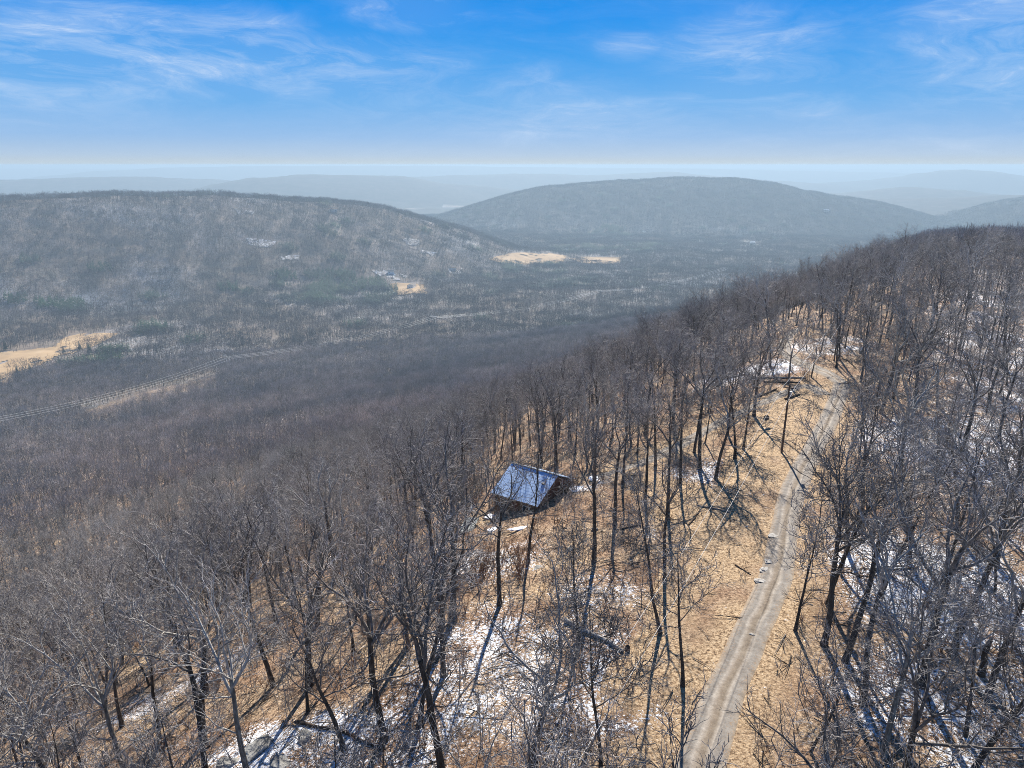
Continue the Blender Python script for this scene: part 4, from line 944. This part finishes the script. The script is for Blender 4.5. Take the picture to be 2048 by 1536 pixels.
    pr = MB(); pr.box((-.4, -W - 1.7, -.35), (Lg * .95, 1.5, .12)); pr.box((-2.8, -W - 1.7, -1.15), (.15, .15, 1.6)); pr.box((2.3, -W - 1.7, -1.15), (.15, .15, 1.6)); po = pr.build('porch', MAT['brown_wood'], t)
    sn_ = MB(); sn_.box((-.4, -W - 1.7, -.24), (Lg * .9, 1.3, .1)); sn_.build('snow_cover', MAT['snow'], po)
    return c, ez, rz, ln, half
cab = cabin()

def lump(name, c, size, mat, seed, label, cat, group=None, rz=0, flat=1.0):
    bm_v = []; n1, n2 = 14, 9; r = np.random.default_rng(seed); o1, o2 = r.uniform(0, 90, 2)
    th = np.linspace(0, 2 * math.pi, n1, endpoint=False); ph = np.linspace(-math.pi / 2, math.pi / 2, n2)
    for p_ in ph:
        for t_ in th:
            d = np.array([math.cos(p_) * math.cos(t_), math.cos(p_) * math.sin(t_), math.sin(p_)])
            k = 1 + .55 * float(fbm(np.array([d[0] * 1.5 + o1 + d[2]]), np.array([d[1] * 1.5 + o2 - d[2]]), seed, 3)[0]) * 2
            d = np.sign(d) * np.abs(d) ** .8; bm_v.append(d * k * np.array(size) / 2)
    fs = [[i * n1 + j, i * n1 + (j + 1) % n1, (i + 1) * n1 + (j + 1) % n1, (i + 1) * n1 + j] for i in range(n2 - 1) for j in range(n1)]
    me = mesh_from(name, np.array(bm_v), np.array(fs), [mat], smooth=False); o = add_mesh(name, me); o.location = c; o.rotation_euler = (0, 0, rz); return tag(o, label, cat, group)
# grey sheet panel left of the cabin
q = hit(938, 1056); mb = MB(); mb.box((0, 0, 0), (1.9, 2.9, .07)); mb.box((0, -1.3, -.10), (1.9, .08, .12)); mb.box((0, 1.3, -.10), (1.9, .08, .12))
o = mb.build('flat_panel', MAT['grey_panel']); o.location = (q[0], q[1], q[2] + .45); o.rotation_euler = (math.radians(14), math.radians(-9), math.radians(-20)); tag(o, 'pale grey flat sheet panel lying tilted on the slope left of the cabin', 'panel')
# snow patches beside the cabin
for (u, v, sx, sy, lb, sd) in [(1160, 978, 2.4, 1.6, 'white snow drift right of the cabin steps', 1), (1192, 960, 1.5, 2.4, 'narrow snow drift further right of the cabin', 2), (1046, 1056, 3.4, .9, 'strip of shaded snow below the cabin porch', 3), (986, 1060, 1.3, 1.0, 'shaded snow patch at the left foot of the cabin', 4), (1128, 962, 1.0, .9, 'small snow heap against the cabin corner', 5)]:
    q = hit(u, v); lump('snow_drift', (q[0], q[1], q[2] + .02), (sx, sy, .2), MAT['snow'], 60 + sd, lb, 'snow drift', None, .1 * sd)

# ------------------------------------------------------------------ logs, stumps, rocks
def log(u1, v1, u2, v2, rad, mat, label, stubs=2, seed=0, lift=.7):
    a, b = hit(u1, v1), hit(u2, v2); r = random.Random(seed); n = 9
    mid = (a + b) / 2; ln = np.linalg.norm(b[:2] - a[:2]); rz = math.atan2(b[1] - a[1], b[0] - a[0])
    P = []
    for i in range(n + 1):
        f = i / n; q = a + (b - a) * f; w_ = math.sin(f * 3.1) * r.uniform(-.02, .02) * ln
        X = q[0] - math.sin(rz) * w_; Y = q[1] + math.cos(rz) * w_; P.append([X, Y, hz(X, Y) + rad * lift])
    P = np.array(P); P[:, 2] = np.convolve(np.pad(P[:, 2], 1, 'edge'), [.25, .5, .25], 'valid'); 
    R = np.linspace(rad, rad * .55, n + 1) * np.array([1 + r.uniform(-.06, .06) for _ in range(n + 1)])
    mb = MB(); Q = P - mid; mb.tube(Q, R, 9, True)
    o = mb.build('fallen_log', MAT[mat], None, True); o.location = mid; tag(o, label, 'log')
    for k in range(stubs):
        j = r.randint(3, n - 1); d = norm(np.array([r.gauss(0, 1), r.gauss(0, 1), r.uniform(.3, 1.2)])); L_ = r.uniform(.6, 1.8)
        bb = MB(); PP = branch_path(Q[j], d, L_, 4, .25, 0, r); bb.tube(PP, np.linspace(R[j] * .4, .015, 5), 5, True); bb.build('branch_stub', MAT[mat], o, True)
log(1130, 1244, 1246, 1304, .22, 'pale_log', 'thick pale fallen trunk lying across the snow near the clearing', 3, 1)
log(592, 1448, 768, 1500, .15, 'dark_log', 'long dark fallen trunk with a blue shadow at the bottom', 2, 2)
log(1500, 757, 1612, 757, .22, 'pale_log', 'long straight pale trunk lying beyond the track', 3, 3)
log(1528, 765, 1600, 766, .16, 'dark_log', 'second trunk lying just in front of the long pale one', 2, 4)
log(1432, 762, 1500, 750, .22, 'weathered_log', 'pale fallen tangle left of the long trunk', 5, 5)
log(1515, 795, 1552, 780, .22, 'dark_log', 'dark rough log on the near side of the track', 3, 6)
log(1570, 800, 1600, 790, .22, 'dark_log', 'short dark log right of the track opening', 3, 7)
log(1378, 1050, 1400, 1022, .10, 'dark_log', 'thin bent dark branch lying in the upper clearing', 3, 8)
log(1395, 1012, 1460, 1026, .10, 'weathered_log', 'fallen branch with snow at the top of the clearing', 4, 9)
log(1470, 1130, 1502, 1150, .06, 'dark_log', 'small dead branch lying next to the road', 4, 10)
log(1040, 1345, 1072, 1368, .07, 'weathered_log', 'thin pale log in the speckled snow', 2, 11)
log(1745, 1143, 1835, 1137, .11, 'dark_log', 'dark log lying on the snow in the right woods', 2, 12)
log(1240, 1060, 1275, 1052, .10, 'dark_log', 'dark log beside the snowy brush right of the cabin', 3, 13)
log(760, 1135, 812, 1152, .12, 'weathered_log', 'pale logs lying in the woods left of the cabin', 3, 14)
log(1660, 700, 1712, 738, .16, 'dark_log', 'dark fallen trunk on the bank above the road bend', 4, 15)
log(1885, 1385, 1930, 1365, .12, 'weathered_log', 'grey log on leaf litter in the lower right woods', 3, 16)
def stump(u, v, h, rad, label, seed, broken=False):
    q = hit(u, v); mb = MB(); r = random.Random(seed); n = 5
    P = [[r.uniform(-.03, .03) * i, r.uniform(-.03, .03) * i, -.2 + (h + .2) * i / n] for i in range(n + 1)]; R = [rad * 1.5, rad * 1.15, rad, rad * .95, rad * .9, rad * (.4 if broken else .85)]
    mb.tube(P, R, 10, True); o = mb.build('tree_stump', MAT['dark_log'], None, True); o.location = tuple(q); tag(o, label, 'stump')
stump(1072, 1526, .55, .20, 'short dark stump at the bottom edge of the clearing', 1)
stump(1254, 1300, .35, .22, 'sawn stump at the end of the pale fallen trunk', 2)
stump(1962, 1350, 3.2, .22, 'tall broken snag in the right woods', 3, True)
stump(1700, 1290, 1.2, .16, 'broken stub beside the leaning trunk on the right', 4, True)
rk = [(1520, 1163, 1.0, .7, .2, 'pale flat rock at the left edge of the road, nearest of four'), (1528, 1141, 1.1, .7, .2, 'pale flat rock on the road edge, second from the front'), (1536, 1125, .9, .7, .26, 'pale flat rock on the road edge, third from the front'), (1546, 1072, .7, 1.2, .2, 'long pale rock slab at the road edge, furthest of four'),
      (1503, 1270, .45, .35, .18, 'small white stone in the middle of the road'), (1493, 1053, .45, .3, .1, 'white stone lying in the grass left of the road'),
      (520, 1500, 2.6, 1.5, .7, 'large lichen covered boulder at the bottom left'), (610, 1478, 1.3, .9, .6, 'grey boulder beside the dark fallen trunk'), (560, 1528, 1.8, 1.2, .5, 'snow dusted boulder at the very bottom'), (455, 1530, 1.4, 1.0, .5, 'rounded boulder left of the large lichen boulder'),
      (1140, 1100, .9, .7, .4, 'pale rock in the grass below the cabin'), (1075, 1135, 1.1, .7, .2, 'snow topped rock below the red brush'), (1190, 1060, .8, .6, .4, 'grey green rock right of the cabin porch')]
for i, (u, v, sx, sy, sz, lb) in enumerate(rk):
    q = hit(u, v); lump('rock', (q[0], q[1], q[2] + sz * .12 + (.05 if i < 5 else 0)), (sx, sy, sz), MAT['rock'] if i >= 6 else MAT['rock_pale'], 30 + i, lb, 'rock', None, i * .7)

# ------------------------------------------------------------------ utility line along the clearing
def utility_pole(base, h, label, arm_az, name='utility_pole'):
    t = empty(name, tuple(base), label, 'utility pole', 'utility poles by the road', arm_az)
    mb = MB(); mb.tube([[0, 0, -.5], [0.02, 0, h * .5], [0, 0, h]], [.15, .13, .10], 8, True); mb.build('pole', MAT['pole_wood'], t, True)
    a = MB(); a.box((0, .0, h - .5), (1.6, .1, .12)); ao = a.build('crossarm', MAT['pole_wood'], t)
    for x_ in (-.7, .7):
        c = MB(); c.tube([[x_, 0, h - .44], [x_, 0, h - .34], [x_, 0, h - .28]], [.05, .06, .03], 6, True); c.build('insulator', MAT['white_siding'], ao, True)
    c = MB(); c.tube([[.22, .12, h - 1.7], [.22, .12, h - 1.0]], [.16, .16], 8, True); c.build('transformer', MAT['steel'], t, True)
    return t
PH = 9.6
b1 = hit(1563, 905)
b2 = np.append(hit(1668, 722)[:2], 0); b2[2] = hz(b2[0], b2[1])
b0 = np.array([-6.0, 14.0, 0]); b0[2] = hz(-6, 14)
# direct the near span so that it passes the photograph's line
d_ = ray(1120, 1536); tq = (b1[2] + PH - .6 - CAM_H) / d_[2]; pq = np.array([d_[0] * tq, d_[1] * tq]); dirn = norm(pq - b1[:2]); b0[:2] = pq + dirn * 14; b0[2] = hz(b0[0], b0[1])
sp_az = math.atan2(dirn[1], dirn[0]) + math.pi / 2
utility_pole(b1, PH, 'brown wooden utility pole standing alone in the tan clearing', sp_az)
utility_pole(b2, 9.0, 'utility pole among trees behind the road bend', sp_az + .2)
utility_pole(b0, 9.5, 'utility pole just below the view with wires running up the clearing', sp_az)
def cable(name, A, B, sag, rad, mat, label, n=18, group=None, cat='wire'):
    A = np.array(A, float); B = np.array(B, float); t = np.linspace(0, 1, n); P = A + (B - A) * t[:, None]; P[:, 2] -= sag * 4 * t * (1 - t)
    mb = MB(); mb.tube(P - A, np.full(n, rad), 4, True); o = mb.build(name, MAT[mat], None, True); o.location = tuple(A); return tag(o, label, cat, group)
nrm2 = np.array([-dirn[1], dirn[0]])
for sgn, wd in ((-1, 'left'), (1, 'right')):
    P1 = np.append(b1[:2] + nrm2 * .7 * sgn, b1[2] + PH - .28); P0 = np.append(b0[:2] + nrm2 * .7 * sgn, b0[2] + 9.2); P2 = np.append(b2[:2] + nrm2 * .7 * sgn, b2[2] + 8.7)
    cable('overhead_wire', P1, P0, 1.1, .016, 'cable_metal', '%s pale wire crossing the foreground clearing to the pole' % ('upper' if sgn < 0 else 'lower'), 24)
    cable('overhead_wire', P1, P2, .6, .02, 'cable_metal', '%s wire running from the clearing pole towards the road bend' % ('upper' if sgn < 0 else 'lower'), 18)
# round dish on post
q = hit(1531, 852); t = empty('satellite_dish', tuple(q), 'dark round dish on a short post in the clearing', 'dish')
mb = MB(); mb.tube([[0, 0, -.2], [0, 0, .95]], [.035, .035], 6, True); mb.build('post', MAT['metal_dark'], t, True)
mb = MB(); k = 18; rings = []
for rr_, dd_ in ((.02, .10), (.2, .085), (.36, .04), (.46, 0.0)):
    rings.append([[rr_ * math.cos(a), dd_, 1.3 + rr_ * math.sin(a)] for a in np.arange(k) * 2 * math.pi / k])
vv = np.array(rings).reshape(-1, 3); fq = [[i * k + j, i * k + (j + 1) % k, (i + 1) * k + (j + 1) % k, (i + 1) * k + j] for i in range(3) for j in range(k)]
mb.add(vv, fq); mb.add(vv + np.array([0, -.02, 0]), [f[::-1] for f in fq]); mb.build('reflector', MAT['metal_dark'], t, True)
mb = MB(); mb.tube([[0, .05, .95], [0, .42, 1.25]], [.015, .015], 5, True); mb.build('feed_arm', MAT['metal_dark'], t, True)

# ------------------------------------------------------------------ transmission line
tdir = [norm(tl[min(i + 1, len(tl) - 1)] - tl[max(i - 1, 0)]) for i in range(len(tl))]
TP_ = []
names = ['far off frame tower', 'steel pylon at the left edge above the bare slope', 'steel pylon at the first bend of the transmission line', 'steel pylon at the middle bend of the transmission line', 'furthest steel pylon where the line meets the dark ridge', 'transmission pylon behind the ridge shoulder']
for i in range(len(tl)):
    X, Y = tl[i]; Z = hz(X, Y); TP_.append((X, Y, Z))
    t = empty('transmission_tower', (X, Y, Z), names[i], 'pylon', 'pylons of the transmission line', math.atan2(tdir[i][1], tdir[i][0]) - math.pi / 2)
    mb = MB()
    for x_ in (-3.2, 3.2): mb.tube([[x_, 0, -1], [x_, 0, 25]], [.28, .18], 6, True)
    mb.build('mast', MAT['steel'], t, True)
    mb = MB(); mb.box((0, 0, 22.8), (19, .3, .35)); mb.box((0, 0, 20.5), (6.0, .12, .12), 0, Matrix.Rotation(.6, 4, 'Y')); mb.box((0, .14, 20.5), (6.0, .12, .12), 0, Matrix.Rotation(-.6, 4, 'Y')); ao = mb.build('crossarm', MAT['steel'], t)
    for x_ in (-9, 0, 9):
        c = MB(); c.tube([[x_, 0, 22.6], [x_, 0, 20.8]], [.12, .12], 5, True); c.build('insulator', MAT['steel'], ao, True)
posn = ['leftmost', 'second', 'third', 'fourth', 'fifth']
for i in range(len(tl) - 1):
    A, B = TP_[i], TP_[i + 1]; na_ = np.array([-tdir[i][1], tdir[i][0]]); nb_ = np.array([-tdir[i + 1][1], tdir[i + 1][0]]); dAB = math.dist(A, B)
    for j, of in enumerate((-9, 0, 9)):
        P = [A[0] + na_[0] * of, A[1] + na_[1] * of, A[2] + 20.7]; Q = [B[0] + nb_[0] * of, B[1] + nb_[1] * of, B[2] + 20.7]
        cable('power_line', P, Q, dAB * .022, (.10, .10, .13, .19, .22, .22)[i], 'cable_metal', '%s conductor in the %s span of the transmission line' % (('near side', 'middle', 'valley side')[j], posn[i]), 28, 'conductors of the transmission line')

# ------------------------------------------------------------------ far houses
def far_house(u, v, w_, d_, h_, wallm, roofm, label, rz=0.3):
    q = hit(u, v); z = hz(q[0], q[1]) + 1.4
    t = empty('house', (q[0], q[1], z), label, 'house', 'houses scattered over the far valley', rz)
    mb = MB(); mb.box((0, 0, h_ / 2 - 1), (w_, d_, h_ + 2)); mb.build('wall', MAT[wallm], t)
    mb = MB(); e = .6; rh = d_ * .32; v_ = [(-w_/2-e, -d_/2-e, h_), (w_/2+e, -d_/2-e, h_), (w_/2+e, d_/2+e, h_), (-w_/2-e, d_/2+e, h_), (-w_/2-e, 0, h_+rh), (w_/2+e, 0, h_+rh)]
    mb.add(v_, [[0, 1, 5, 4], [2, 3, 4, 5], [3, 2, 1, 0]]); mb.add(v_, [[0, 4, 3], [1, 2, 5]]); mb.build('roof', MAT[roofm], t)
    for k in (-.3, .3):
        c = MB(); c.box((w_ * k, -d_ / 2 - .03, h_ * .5), (1.6, .1, 1.7)); c.build('window', MAT['window_glass'], t)
far_house(666, 424, 26, 12, 7, 'white_siding', 'tan_roof', 'tan roofed house high on the left ridge')
far_house(782, 548, 16, 10, 6, 'white_siding', 'dark_roof', 'white house in the snowy farmyard')
far_house(905, 541, 18, 10, 6, 'white_siding', 'tan_roof', 'pale house in the small snowy yard in mid valley', -.2)
far_house(1133, 501, 14, 9, 6, 'white_siding', 'dark_roof', 'small white house above the long hayfield', .1)
far_house(1178, 502, 20, 10, 6, 'white_siding', 'dark_roof', 'white farm buildings behind the narrow field', -.1)
far_house(1504, 489, 26, 12, 8, 'white_siding', 'white_siding', 'bright white house in the pale yard on the hazy slope', .4)
far_house(1652, 424, 30, 14, 9, 'white_siding', 'white_siding', 'white farm far off on the hazy shoulder of the mountain', .2)
far_house(1288, 467, 16, 10, 6, 'white_siding', 'white_siding', 'tiny white house on the mountain foot', .2)
far_house(820, 577, 12, 8, 5, 'white_siding', 'dark_roof', 'low house beside the small tan paddock', .5)
print('TRIS', sum(len(m.loops) - 2*len(m.polygons) for m in bpy.data.meshes))
